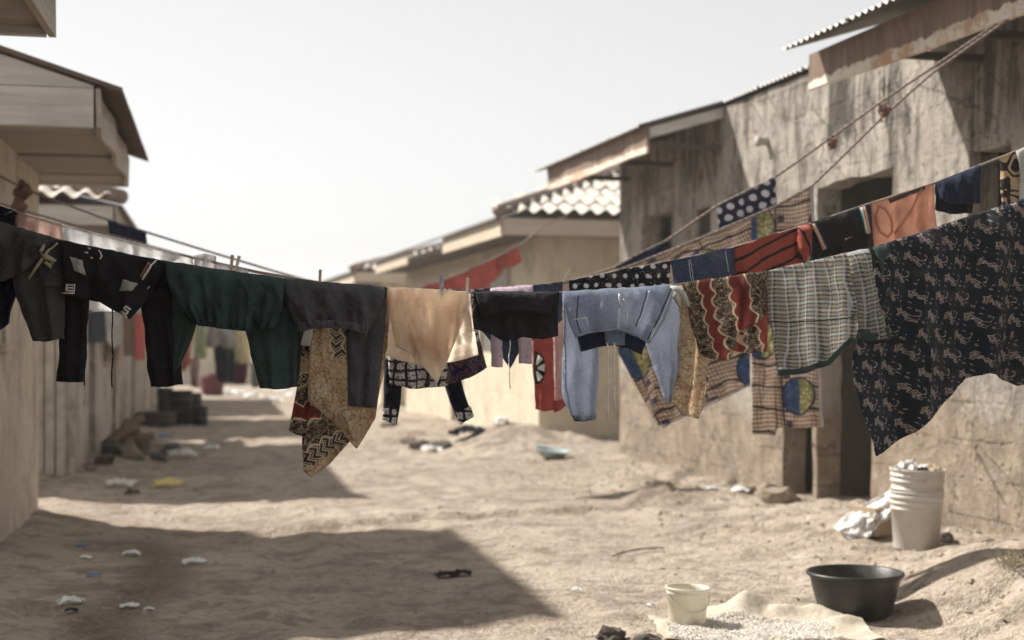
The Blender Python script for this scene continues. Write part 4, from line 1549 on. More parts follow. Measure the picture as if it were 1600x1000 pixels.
for q in ([(968, 460), (966, 514)], [(966, 460), (963, 514)], [(972, 468), (979, 478), (978, 515)], [(1050, 452), (1030, 500), (1013, 532)], [(1013, 455), (1002, 490), (994, 510)], [(993, 512), (1005, 506), (1020, 508), (1014, 528)], [(895, 500), (915, 497), (918, 512)]):
    seam('stitching', c, q, .0019, F['pale_thread'], g)
for q in ([(1048, 450), (1026, 500), (1010, 530)], [(1010, 455), (999, 490), (991, 510)], [(903, 462), (900, 500), (906, 520)]):
    seam('dark_seam', c, q, .0017, F['navy'], g)
seam('frayed_edge', c, [(900, 526), (915, 521), (928, 518), (945, 517), (963, 514), (980, 519), (995, 525), (1011, 535)], .0028, F['denim_pale'], g, 0)
patch('fly_patch', wbj, [(943, 512), (977, 514), (975, 540), (945, 538)], F['denim'], g, .008)
cord('drawstring', [(949, 536), (951, 590), (950, 655)], .0021, F['white_thread'], g, 4.355)
cord('drawstring', [(960, 536), (960, 590), (961, 637)], .0021, F['white_thread'], g, 4.355)

g = garment('batik_blouse', 'batik blouse with maroon scalloped bands and a tan tail, beside the plaid cloth', 'blouse', 1130)
sheet('tail', [[(1060, N_), (1062, 500), (1048, 626)], [(1076, N_), (1078, 540), (1068, 647)], [(1096, N_), (1096, 540), (1092, 655)], [(1108, N_), (1106, 560), (1103, 625)]], F['crackle'], g, off=.012, fold=(.009, 2), th=.004)
sheet('back_panel', [[(1140, N_), (1150, 548)], [(1172, N_), (1174, 552)], [(1203, N_), (1203, 548)]], F['batik_band'], g, off=.035, fold=(.006, 2), uvt=(-6, .06, 0))
sheet('front_panel', [[(1066, N_), (1072, 480), (1094, 552)], [(1095, N_), (1098, 490), (1106, 560)], [(1128, N_), (1130, 500), (1138, 562)], [(1160, N_), (1160, 480), (1156, 518)], [(1199, N_), (1199, 465), (1197, 494)]], F['batik_band'], g, off=-.014, fold=(.008, 3), uvt=(-12, .012, 0))
t = MB()
t.tube([W(1048, 449, 4.385), W(1058, 452, 4.37), W(1068, 460, 4.365), W(1076, 478, 4.37)], [.006, .012, .010, .006], 8)
t.tube([W(1056, 450, 4.375), W(1056, 462, 4.365), W(1062, 478, 4.37)], [.008, .012, .006], 8)
t.build('tie', F['greywhite'], g, True)

g = garment('green_cloth', 'narrow dark green cloth between the plaid shirt and the floral wrapper', 'cloth', 1368)
sheet('panel', [[(1346, N_), (1358, 440), (1372, 530)], [(1366, N_), (1376, 450), (1382, 530)], [(1388, N_), (1390, 440), (1392, 530)]], F['green'], g, off=.008, fold=(.007, 1))
sheet('fold', [[(1362, N_), (1370, 410), (1378, 450)], [(1388, N_), (1390, 420), (1390, 470)]], F['green'], g, off=-.02, fold=(.005, 1))

g = garment('plaid_shirt', 'plaid cotton shirt with dark green hems folded over the front line', 'shirt', 1280)
c = sheet('body', [[(1197, N_), (1202, 500), (1217, 586)], [(1235, N_), (1238, 500), (1250, 584)], [(1280, N_), (1282, 490), (1291, 570)], [(1322, N_), (1326, 470), (1332, 532)], [(1346, N_), (1347, 450), (1342, 506)]], F['plaid'], g, off=-.012, fold=(.009, 3), bulge=.012, uvt=(-3, 0, 0))
seam('hem', c, [(1217, 583), (1250, 580), (1291, 567), (1331, 529)], .0095, F['green'], g, -.001)
seam('yoke_seam', c, [(1200, 502), (1240, 504), (1290, 500), (1330, 496)], .0016, F['black_thread'], g)
c = sheet('sleeve', [[(1322, N_), (1330, 460), (1340, 530)], [(1340, N_), (1348, 460), (1362, 531)], [(1356, N_), (1366, 460), (1386, 528)]], F['plaid'], g, off=-.036, bulge=.018, fold=(.005, 1), uvt=(-8, .01, 0))
sheet('cuff', [[(1337, 514), (1340, 532)], [(1361, 515), (1362, 533)], [(1383, 512), (1387, 530)]], F['green'], g, off=-.040, bulge=.022, fold=(.003, 1))

g = garment('floral_wrapper', 'large black wrapper printed with small pink flowers on the front line', 'wrapper', 1480)
sheet('back_layer', [[(1440, N_), (1470, 560)], [(1500, N_), (1508, 590)], [(1545, N_), (1548, 583)], [(1600, N_), (1606, 590)], [(1700, N_), (1710, 560)]], F['floral'], g, off=.03, fold=(.008, 3), uvt=(4, .05, .02))
sheet('front_layer', [[(1368, N_), (1350, 500), (1333, 545), (1368, 714)], [(1392, N_), (1380, 500), (1372, 570), (1392, 700)], [(1440, N_), (1438, 500), (1440, 580), (1448, 655)], [(1470, N_), (1470, 480), (1474, 560), (1482, 622)], [(1500, N_), (1500, 450), (1502, 540), (1506, 590)], [(1545, N_), (1545, 450), (1545, 520), (1541, 580)], [(1590, N_), (1590, 420), (1590, 520), (1591, 604)], [(1645, N_), (1648, 400), (1650, 500), (1655, 575)], [(1720, N_), (1722, 380), (1724, 480), (1728, 560)]], F['floral'], g, off=-.012, fold=(.024, 3.4), drift=.12, uvt=(-6, 0, 0), res=.008)

# ---- second line
g = garment('navy_blouse', 'dark navy blouse knotted at the left end of the second line', 'blouse', 0)
sheet('panel', [[(-90, N_), (-90, 430)], [(-20, N_), (-20, 390)], [(12, N_), (14, 362)], [(38, N_), (36, 347)]], F['navy_dark'], g, 'second', bulge=.02, fold=(.012, 3))
g = garment('pink_cloth', 'dusty pink cloth peeping above the cargo shorts', 'cloth', 60)
sheet('panel', [[(26, N_), (24, 405)], [(60, N_), (58, 420)], [(97, N_), (96, 430)]], F['pink'], g, 'second', fold=(.012, 3), bulge=.006)
g = garment('white_sheet', 'long white sheet peeping above the black ripped jeans', 'sheet', 200)
sheet('panel', [[(98, N_), (98, 470)], [(150, N_), (148, 486)], [(190, N_), (190, 487)], [(255, N_), (255, 470)], [(302, N_), (300, 445)]], F['white'], g, 'second', fold=(.012, 5), bulge=.004)
g = garment('pale_cloth', 'pale lilac cloth bunched above the dark green trousers', 'cloth', 320)
sheet('panel', [[(304, 399), (304, 470)], [(320, 396), (320, 470)], [(338, 400), (338, 470)]], F['pale'], g, 'second', D=5.3, fold=(.008, 2), bulge=.012)
sheet('panel', [[(338, N_), (338, 470)], [(388, N_), (386, 470)]], F['pale'], g, 'second', fold=(.006, 2))
g = garment('windowpane_dress', 'navy tunic with white window checks and dangling legs behind the beige slip', 'tunic', 680)
sheet('leg', [[(598, 560), (598, 600), (597, 655)], [(612, 560), (612, 610), (606, 660)], [(626, 565), (626, 610), (619, 663)]], F['navy_dark'], g, 'second', off=.03, bulge=.03, fold=(.005, 1))
sheet('leg', [[(688, 585), (695, 610), (717, 664)], [(702, 580), (710, 610), (728, 658)], [(716, 580), (722, 605), (739, 650)]], F['navy_dark'], g, 'second', off=.03, bulge=.03, fold=(.005, 1))
for q in ([[(597, 638), (597, 656)], [(619, 640), (618, 664)]], [[(712, 645), (718, 665)], [(735, 635), (740, 651)]]):
    sheet('cuff', q, F['grid'], g, 'second', off=.018, bulge=.036, fold=(.002, 1))
sheet('skirt', [[(600, N_), (606, 560), (610, 600)], [(640, N_), (640, 560), (642, 607)], [(695, N_), (695, 560), (695, 604)], [(725, N_), (732, 540), (735, 590)], [(742, N_), (752, 540), (762, 574)]], F['grid'], g, 'second', off=-.006, bulge=.012, fold=(.010, 3))
g = garment('navy_shirt', 'navy shirt hanging on the second line behind the black shorts', 'shirt', 800)
sheet('panel', [[(738, N_), (738, 498)], [(768, N_), (776, 545)], [(800, N_), (797, 577)], [(815, N_), (814, 545)], [(850, N_), (850, 520)], [(880, N_), (879, 500)]], F['denim_dark'], g, 'second', bulge=.012, fold=(.008, 3))
g = garment('lilac_leggings', 'lilac printed leggings showing below the black shorts', 'leggings', 798)
sheet('leg', [[(767, 470), (768, 573)], [(786, 470), (786, 574)]], F['lilac'], g, 'second', off=-.03, bulge=.02, fold=(.005, 1))
sheet('leg', [[(809, 470), (810, 568)], [(832, 470), (831, 569)]], F['lilac'], g, 'second', off=-.03, bulge=.02, fold=(.005, 1))
sheet('waist', [[(766, N_), (767, 485)], [(800, N_), (800, 490)], [(833, N_), (833, 485)]], F['lilac'], g, 'second', off=-.03, bulge=.02, fold=(.005, 2))
g = garment('red_jersey', 'red jersey with a round black and white emblem beside the washed jeans', 'jersey', 860)
c = sheet('body', [[(833, 445), (832, 540), (836, 640)], [(850, 445), (850, 540), (850, 643)], [(864, 445), (865, 540), (866, 640)]], F['red'], g, D=5.9, bulge=.012, fold=(.005, 1))
sheet('side_panel', [[(864, 445), (865, 540), (866, 628)], [(888, 445), (887, 540), (885, 622)]], F['rose'], g, D=5.93, bulge=.006, fold=(.005, 1))
sheet('hem', [[(866, 626), (866, 645)], [(878, 624), (877, 640)], [(889, 621), (888, 632)]], F['red'], g, D=5.9, bulge=.008, fold=(.003, 1))


def disc(name, info, cu, cv, ru, rv, mat, parent, lift, a0=0, a1=360, r0=0.0):
    vs, fs = [], []
    n = 20
    for lay in (lift, lift - .002):
        for i in range(n + 1):
            w = R(a0 + (a1 - a0) * i / n)
            for k in (r0, 1):
                vs.append(on(info, cu + ru * k * math.cos(w), cv + rv * k * math.sin(w), 0) - FWD * lay)
    h = 2 * (n + 1)
    for i in range(n):
        a = 2 * i
        fs += [(a, a + 2, a + 3, a + 1), (h + a, h + a + 1, h + a + 3, h + a + 2), (a + 1, a + 3, h + a + 3, h + a + 1)]
    return obj(name, vs, fs, mat, parent)


em = disc('emblem', c, 834, 575, 19, 26, F['black'], g, .008, -88, 88)
for a0 in (-72, -18, 40):
    disc('emblem_facet', c, 835, 575, 16.5, 22, F['print_white'], em, .0105, a0, a0 + 32, .3)
g = garment('polka_skirt', 'black skirt with small white polka dots on the second line', 'skirt', 970)
sheet('panel', [[(889, N_), (892, 500)], [(970, N_), (968, 500)], [(1048, N_), (1046, 495)]], F['polka_black'], g, 'second', bulge=.015, fold=(.010, 5))
g = garment('denim_skirt', 'dark blue denim skirt between the small polka dots and red stripes', 'skirt', 1100)
c = sheet('panel', [[(1048, N_), (1056, 480)], [(1100, N_), (1102, 475)], [(1147, N_), (1152, 470)]], F['denim_dark'], g, 'second', bulge=.02, fold=(.007, 2))
for q in ([(1075, 406), (1080, 440)], [(1078, 405), (1083, 440)], [(1133, 393), (1137, 425)]):
    seam('stitching', c, q, .0012, F['pale_thread'], g)
g = garment('striped_shirt', 'rust red shirt with black stripes on the second line', 'shirt', 1205)
sheet('body', [[(1147, N_), (1152, 520)], [(1205, N_), (1207, 500)], [(1262, N_), (1258, 470)]], F['stripe'], g, 'second', bulge=.02, fold=(.007, 2), uvt=(-34, 0, 0))
sheet('sleeve', [[(1245, N_), (1243, 402)], [(1256, N_), (1255, 408)], [(1267, N_), (1265, 396)]], F['stripe'], g, 'second', off=-.03, bulge=.022, fold=(.005, 1), uvt=(60, 0, 0))
g = garment('black_tee', 'black tee shirt with rainbow braid on both sleeves', 'shirt', 1312)
c = sheet('body', [[(1268, N_), (1266, 440)], [(1290, N_), (1290, 425)], [(1312, N_), (1312, 405)], [(1340, N_), (1340, 400)], [(1360, N_), (1358, 420)]], F['black'], g, 'second', off=.02, bulge=.012, fold=(.006, 2))
c = sheet('sleeve', [[(1264, N_), (1284, 392)], [(1300, N_), (1300, 386)], [(1335, N_), (1340, 366)], [(1355, N_), (1358, 366)]], F['black'], g, 'second', off=-.015, bulge=.018, fold=(.005, 2))
patch('rainbow_trim', c, [(1262, 352), (1272, 349), (1291, 389), (1282, 394)], F['rainbow'], g, .006)
patch('rainbow_trim', c, [(1341, 325), (1351, 322), (1359, 368), (1350, 370)], F['rainbow'], g, .006)
patch('care_label', c, [(1317, 374), (1330, 371), (1332, 381), (1320, 383)], F['white'], g, .008)
g = garment('apricot_vest', 'apricot sleeveless vest on the second line beside the black tee', 'vest', 1410)
c = sheet('body', [[(1361, N_), (1364, 360), (1368, 445)], [(1400, N_), (1402, 370), (1405, 435)], [(1440, N_), (1442, 350), (1446, 410)], [(1459, N_), (1462, 345), (1466, 395)]], F['orange'], g, 'second', bulge=.012, fold=(.008, 3))
seam('armhole', c, [(1372, 322), (1368, 340), (1374, 362), (1386, 371), (1394, 362), (1392, 342), (1382, 326), (1372, 322)], .005, F['orange'], g, 0)
seam('armhole', c, [(1440, 295), (1432, 310), (1422, 330), (1408, 350), (1398, 365)], .005, F['orange'], g, 0)
seam('neckline', c, [(1388, 312), (1408, 310), (1426, 302), (1440, 297)], .004, F['orange'], g, 0)
patch('dark_binding', c, [(1387, 311), (1444, 291), (1444, 296), (1390, 318)], F['cargo'], g, .004)
g = garment('navy_shorts', 'small navy gathered shorts on the second line near the right edge', 'shorts', 1495)
sheet('back_leg', [[(1463, N_), (1464, 326)], [(1495, N_), (1490, 334)], [(1530, N_), (1522, 332)]], F['navy_dark'], g, 'second', off=.02, bulge=.015, fold=(.006, 2))
sheet('front_leg', [[(1461, N_), (1464, 312)], [(1495, N_), (1495, 320)], [(1531, N_), (1527, 318)]], F['navy'], g, 'second', off=-.02, bulge=.03, fold=(.008, 3), gather=.004)
g = garment('swirl_cloth', 'brown and black swirl printed cloth at the right edge', 'cloth', 1576)
sheet('panel', [[(1562, N_), (1566, 420)], [(1590, N_), (1600, 430)]], F['swirl'], g, 'second', fold=(.007, 1), bulge=.006)
g = garment('grey_cloth', 'pale grey cloth at the right edge beside the swirl print', 'cloth', 1620)
sheet('panel', [[(1586, N_), (1592, 335)], [(1625, N_), (1628, 335)], [(1680, N_), (1680, 320)]], F['greywhite'], g, 'second', off=-.02, fold=(.007, 2), bulge=.006)

# ---- the two thick ropes further back
g = garment('wax_print_wrapper', 'orange wax print wrapper with blue and olive discs on the lower rope', 'wrapper', 1060)
sheet('panel', [[(955, N_), (960, 540)], [(985, N_), (1000, 616)], [(1010, N_), (1031, 669)], [(1060, N_), (1075, 648)], [(1120, N_), (1122, 625)], [(1174, N_), (1172, 601)]], F['ankara'], g, 'ropeB', fold=(.012, 3), uvt=(-24, .07, -.03), res=.014)
seam_i = sheet('selvedge', [[(1031, 666), (1032, 671)], [(1075, 645), (1076, 650)], [(1122, 622), (1123, 627)], [(1172, 598), (1173, 603)]], F['pale'], g, 'ropeB', off=-.004, fold=(.004, 2))
g = garment('wax_print_strip', 'straight orange wax print length hanging under the plaid shirt', 'wrapper', 1220)
c = sheet('panel', [[(1174, N_), (1176, 679)], [(1212, N_), (1212, 680)], [(1214, N_), (1215, 668)], [(1269, N_), (1284, 668)]], F['ankara'], g, 'ropeB', off=.01, fold=(.010, 2), uvt=(-2, .142, .10), res=.014)
sheet('selvedge', [[(1266, N_), (1281, 668)], [(1271, N_), (1286, 667)]], F['pale'], g, 'ropeB', off=.0, fold=(.004, 1))
g = garment('polka_cloth', 'navy cloth with big white polka dots on the upper rope', 'cloth', 1165)
sheet('panel', [[(1119, N_), (1128, 400)], [(1165, N_), (1170, 385)], [(1212, N_), (1216, 360)]], F['polka_navy'], g, 'ropeA', fold=(.012, 2), bulge=.008, uvt=(-20, .02, .0), res=.014)
g = garment('navy_cloth', 'navy cloth low on the upper rope below the big polka dots', 'cloth', 1005)
sheet('panel', [[(962, N_), (966, 450)], [(1000, N_), (1003, 440)], [(1041, N_), (1044, 425)]], F['navy'], g, 'ropeA', fold=(.010, 2), bulge=.008, res=.014)
g = garment('navy_towel', 'small dark navy towel hanging on the upper rope near the left houses', 'towel', 198)
sheet('panel', [[(168, N_), (172, 400)], [(198, N_), (200, 398)], [(229, N_), (228, 390)]], F['navy'], g, 'ropeA', fold=(.012, 2), bulge=.01, res=.014)

# rag knots tied round the ropes
M['rag'] = m_plain('faded_rag', (.17, .095, .075), .95, .5, 22, bump=.02)
for nm, lab, ln, u, dv, r in (('rag_knot', 'faded red rag hanging from the upper rope in mid air', 'ropeA', 1300, 9, .024), ('rag_knot', 'knotted red rag where the two ropes cross near the eave', 'ropeB', 1383, -7, .027), ('rag_knot', 'dark rag knotted on the rope by the left house', 'ropeA', 36, 6, .045), ('rag_knot', 'rag knot on the lower rope by the left house', 'ropeB', 30, -2, .04)):
    p = W(u, line_v(ln, u) + dv, DEPTH[ln](u))
    o = link(nm, rock_mesh(nm, r, M['rag'], u, 1.25, 3, .75), None, p)
    tag(o, lab, 'rag')


# pegs
M['peg_blue'] = m_plain('blue_white_peg', (.42, .47, .62), .5, .4, 60)
M['peg_pale'] = m_plain('pale_peg', (.66, .63, .47), .6, .15, 30)
M['peg_wood'] = m_plain('orange_peg', (.60, .42, .28), .6, .2, 30)
M['steel'] = m_plain('peg_steel', (.4, .4, .4), .4, .1, 30)


def peg(u, v, D, mat, label, tilt=0.0, s=1.0):
    p = W(u, v, D)
    o = empty('clothes_peg', p, -YAW, label, 'peg', 'clothes pegs')
    o.rotation_euler = (0, tilt, -YAW)
    for sd in (-1, 1):
        vs, fs = [], []
        prof = [(-.030, .006), (-.018, .0035), (-.006, .004), (.008, .0065), (.030, .010)]
        for (z, y) in prof:
            for (x, yy) in ((-.0045, y - .0035), (.0045, y - .0035), (.0045, y + .002), (-.0045, y + .002)):
                vs.append((x * s, sd * yy * s, z * s))
        for i in range(len(prof) - 1):
            for k in range(4):
                fs.append((i * 4 + k, i * 4 + (k + 1) % 4, i * 4 + 4 + (k + 1) % 4, i * 4 + 4 + k))
        fs += [(0, 1, 2, 3), (16, 17, 18, 19)]
        obj('prong', vs, fs, mat, o)
    m = MB()
    m.tube([(.006 * s * math.cos(a), .008 * s * math.sin(a), .002 * math.sin(a * .5)) for a in [i * .7 for i in range(10)]], .0012, 5)
    m.build('spring', M['steel'], o, True)


peg(690, 447, 4.4, M['peg_blue'], 'blue and white peg clipping the beige slip', 0, 1.15)
peg(730, 449, 4.43, M['peg_pale'], 'pale yellow peg at the right shoulder of the beige slip', .06)
peg(886, 430, 5.3, M['peg_pale'], 'pale peg at the left end of the small polka dot skirt', .5)
peg(362, 411, 5.3, M['peg_wood'], 'orange peg above the middle of the green trousers', .1)
peg(371, 412, 5.3, M['peg_pale'], 'pale green peg above the middle of the green trousers', .25)
peg(500, 434, 5.3, M['peg_wood'], 'orange peg above the charcoal jersey shorts', .05)

# ---- red cloth on its own line in front of the cream house
cl = [(100, 490, 13.55), (250, 478, 12.8), (440, 468, 12.3), (600, 462, 12.2), (668, 447, 12.2), (740, 419, 12.5), (815, 381, 13.3), (850, 352, 14.6), (885, 338, 16.28)]
rope('clothesline', [W(*p) for p in cl], .008, F['rope'], 'sagging line from the cream tiled house carrying the red cloth')
LINES['red'] = [(p[0], p[1]) for p in cl]
DEPTH['red'] = lambda u: float(np.interp(u, [p[0] for p in cl], [p[2] for p in cl]))
g = garment('red_cloth', 'bright red cloth hanging aslant on the line before the cream house', 'cloth', 740)
sheet('panel', [[(660, N_), (655, 500)], [(715, N_), (712, 490)], [(770, N_), (765, 445)], [(790, N_), (785, 425)]], F['red'], g, 'red', fold=(.02, 3), bulge=.02, res=.025)
sheet('sleeve', [[(776, N_), (778, 420)], [(795, N_), (800, 418)], [(808, N_), (816, 408)]], F['red'], g, 'red', off=-.05, fold=(.015, 1), bulge=.03, res=.025)

# ---- washing along the grey house on the left
cl2 = [(122, 482, 14.35), (145, 484, 14.9), (190, 487, 17.0), (228, 492, 20.2)]
rope('clothesline', [W(*p) for p in cl2], .006, F['rope'], 'line along the grey plastered house behind the black jeans')
LINES['left'] = [(p[0], p[1]) for p in cl2]
DEPTH['left'] = lambda u: float(np.interp(u, [p[0] for p in cl2], [p[2] for p in cl2]))
for nm, lab, c_, mt in (('navy_cloth', 'navy cloth on the line along the grey house', [[(138, N_), (138, 536)], [(163, N_), (162, 534)]], 'navy'),
                        ('lace_cloth', 'white lace cloth on the line along the grey house', [[(164, N_), (166, 530)], [(178, N_), (178, 546)], [(191, N_), (190, 538)]], 'white'),
                        ('patterned_cloth', 'green printed cloth on the line along the grey house', [[(192, N_), (192, 556)], [(210, N_), (210, 556)]], 'batik_band'),
                        ('red_shirt', 'red shirt at the far end of the line along the grey house', [[(211, N_), (211, 562)], [(228, N_), (227, 562)]], 'red')):
    g = garment(nm, lab, 'cloth' if 'shirt' not in nm else 'shirt', 150)
    sheet('panel', c_, F[mt], g, 'left', fold=(.025, 2), bulge=.02, res=.03)

# ---- blurred washing at the far end of the street
cl3 = [(205, 498, 25.5), (280, 505, 25), (350, 512, 25), (460, 508, 25), (620, 470, 25)]
rope('clothesline', [W(*p) for p in cl3], .008, F['rope'], 'line across the street far away, hung with bright washing')
LINES['far'] = [(p[0], p[1]) for p in cl3]
DEPTH['far'] = lambda u: 25.0
for nm, lab, c_, mt in (('coral_wrapper', 'coral pink wrapper far down the street', [[(277, N_), (272, 560)], [(292, N_), (286, 582)], [(304, N_), (296, 570)]], 'coral'),
                        ('lime_shirt', 'pale lime green shirt far down the street', [[(304, N_), (302, 562)], [(324, N_), (322, 560)]], 'lime'),
                        ('grey_shirt', 'grey shirt far down the street between green and yellow', [[(325, N_), (322, 542)], [(348, N_), (348, 546)], [(369, N_), (368, 541)]], 'grey'),
                        ('black_trousers', 'black trousers hanging below the grey shirt far down the street', [[(333, 540), (338, 590)], [(345, 540), (350, 598)], [(357, 540), (356, 590)]], 'black'),
                        ('yellow_dress', 'pale yellow dress far down the street', [[(371, N_), (366, 568)], [(392, N_), (390, 570)]], 'yellow'),
                        ('maroon_skirt', 'maroon skirt below the yellow dress far down the street', [[(368, 566), (366, 600)], [(388, 566), (384, 600)]], 'maroon'),
                        ('rose_cloth', 'rose cloth half hidden between the coral wrapper and black trousers far away', [[(296, 560), (297, 604)], [(312, 560), (311, 606)]], 'rose'),
                        ('navy_trousers', 'navy trousers hanging low beside the yellow dress far away', [[(358, 546), (357, 596)], [(367, 546), (365, 597)]], 'navy'),
                        ('grey_wrapper', 'grey wrapper hanging low at the right of the far washing', [[(392, 566), (394, 606)], [(408, 566), (408, 605)]], 'grey'),
                        ('white_shirt', 'white shirt far down the street beside the yellow dress', [[(393, N_), (393, 566)], [(412, N_), (414, 566)]], 'white')):
    g = garment(nm, lab, 'washing', 340, group='washing far down the street')
    sheet('panel', c_, F[mt], g, 'far', D=25.0, fold=(.04, 2), bulge=.05, res=.05, rag=.008)

# ------------------------------------------------------------ things on the ground
M['bucket'] = m_plain('dirty_white_plastic', (.56, .535, .49), .5, .12, 7, spec=.4, dirt=(.33, .25, .18))
M['bucket_small'] = m_plain('cream_plastic', (.78, .73, .62), .5, .08, 7, spec=.4, trans=.25, dirt=(.55, .47, .35))
M['basin'] = m_plain('black_rubbery_plastic', (.016, .0155, .0155), .42, .25, 9, spec=.45, dirt=(.085, .073, .06))
M['bag'] = m_plain('white_polythene', (.85, .84, .82), .4, .1, 9, spec=.4, trans=.35)
M['sack'] = m_plain('cream_woven_sack', (.70, .63, .52), .75, .15, 45, trans=.3, bump=.004, dirt=(.55, .46, .35))
M['grain'] = m_plain('white_grain', (.76, .72, .65), .8, .2, 60)
M['card'] = m_plain('cardboard', (.42, .335, .24), .9, .15, 6)
M['paper'] = m_plain('scrap_paper', (.80, .80, .80), .8, .2, 30)
M['yellow_plastic'] = m_plain('yellow_plastic_scrap', (.66, .55, .22), .6, .15, 20)
M['blue_plastic'] = m_plain('blue_print_plastic', (.16, .27, .46), .5, .2, 20)
M['dark_scrap'] = m_plain('black_scrap', (.02, .019, .02), .8, .3, 20)
M['teal'] = m_plain('pale_teal_plastic', (.36, .43, .43), .55, .15, 9)
M['tyre'] = m_plain('worn_tyre_rubber', (.04, .034, .03), .9, .3, 12, dirt=(.12, .095, .075))
M['drum'] = m_plain('black_plastic_drum', (.014, .014, .016), .5, .2, 9)
M['stick'] = m_wood('dry_stick', (.10, .075, .055), (.19, .145, .105), 'x')
M['rubble'] = m_plain('broken_block', (.19, .16, .13), .95, .35, 7, bump=.012)
M['wire'] = m_plain('handle_wire', (.45, .43, .40), .5, .1, 20)


def bucket_shell(r0, r1, h, z0=0, ribs=(), t=.003, k=40):
    """open bucket: outer wall with proud ribs, lip, inner wall"""
    prof = [(0, z0 + .004), (r0 * .97, z0 + .004), (r0, z0 + .012)]
    rr = lambda z: r0 + (r1 - r0) * (z - z0) / h
    for zz, e, w in sorted(ribs):
        z = z0 + zz
        prof += [(rr(z - w), z - w), (rr(z) + e, z - w * .8), (rr(z) + e, z + w * .8), (rr(z + w), z + w)]
    prof += [(r1, z0 + h - .012), (r1 + .006, z0 + h - .010), (r1 + .006, z0 + h), (r1 - t, z0 + h), (r1 - t - .002, z0 + h - .02), (r0 - t, z0 + .02), (0, z0 + .02)]
    return MB().lathe(prof, k)


# stacked paint buckets by the wall, full of rubbish
bp_ = gp(1432, 858)
D_b = (bp_ - Vector((0, 0, EYE))).dot(FWD)
sc = D_b / FPX                                   # metres per photo pixel at the buckets
bk = empty('paint_bucket', bp_, 0, 'lower white paint bucket of the nested stack against the concrete wall', 'bucket')
r_b = 39 * sc
h1 = 92 * sc
bucket_shell(r_b * .90, r_b * 1.03, h1, 0, [(h1 * .80, .006, .010), (h1 * .70, .004, .007), (h1 * .90, .008, .012)]).build('body', M['bucket'], bk, True)
h2 = 34 * sc
bk2 = empty('paint_bucket', bp_ + Vector((.004, 0, h1 - .02)), 0, 'upper white paint bucket of the nested stack, full of rubbish', 'bucket')
bk2.rotation_euler = (.02, .012, .3)
bucket_shell(r_b * .97, r_b * 1.06, h2 + .02, 0, [(.03, .006, .008), (h2 * .6, .007, .009), (h2 * .85, .005, .007)]).build('body', M['bucket'], bk2, True)
for k_, (par, z) in enumerate(((bk, h1 * .86), (bk2, h2 * .7))):
    for s in (-1, 1):
        MB().bbox(s * r_b * .2 - .045, s * r_b * .2 + .045, -r_b * 1.08, -r_b * .96, z - .012, z + .012).build('handle_lug', M['bucket'], par) if s == (-1 if k_ else 1) else None


def crumple(name, r, h, mat, parent, loc, seed, n=18, flat=.0, lift=0.0):
    """crumpled sheet: an uneven patch of folded film with its own thickness"""
    vs, fs = [], []
    for lay in (0, 1):
        for i in range(n + 1):
            for j in range(n + 1):
                s, t = j / n * 2 - 1, i / n * 2 - 1
                q = Vector((s * 2.1 + seed, t * 2.1, seed * .7))
                e = 1 + .35 * mnoise.noise(Vector((s * 1.5 + seed, t * 1.5, 4)))
                x = s * r[0] * e + .25 * r[0] * mnoise.noise(q * 1.3 + Vector((5, 0, 0)))
                y = t * r[1] * e + .25 * r[1] * mnoise.noise(q * 1.3 + Vector((0, 9, 0)))
                z = h * (1 - flat) * max(0, 1 - (s * s + t * t) * .55) + h * .9 * abs(mnoise.noise(q)) + h * .35 * mnoise.noise(q * 2.7)
                vs.append((x, y, max(lift, z) + (0 if lay else .0025)))
    k = n + 1
    for lay in (0, 1):
        for i in range(n):
            for j in range(n):
                a = lay * k * k + i * k + j
                fs.append((a, a + 1, a + k + 1, a + k))
    loop = list(range(k)) + [i * k + n for i in range(1, k)] + [n * k + j for j in range(n - 1, -1, -1)] + [i * k for i in range(n - 1, 0, -1)]
    for a, b in zip(loop, loop[1:] + loop[:1]):
        fs.append((a, b, b + k * k, a + k * k))
    return obj(name, vs, fs, mat, parent, True, None, loc)


top = bp_ + Vector((0, 0, h1 + h2 - .02))
MB().lathe([(0, -.02), (r_b * .98, -.02), (r_b * .98, -.015), (0, -.01)], 24).build('fill', M['card'], bk2, loc=(0, 0, h2 - .005))
for k_, (dx, dy, rr, mt, lab) in enumerate(((-.075, -.03, .07, 'bag', 'crumpled white plastic on the near side of the bucket top'), (.055, .0, .05, 'paper', 'scrap of white paper sticking up from the bucket'), (.0, -.06, .045, 'dark_scrap', 'small black scrap on top of the full bucket'), (.09, -.04, .05, 'card', 'tan cardboard scrap on the right of the bucket top'), (-.02, .06, .07, 'bag', 'white plastic bag at the back of the bucket top'))):
    o = crumple('plastic_scrap', (rr, rr * .8), rr * .8, M[mt], None, top + Vector((dx, dy, -.016)), k_ * 3.7 + 1, 12)
    tag(o, lab, 'rubbish')

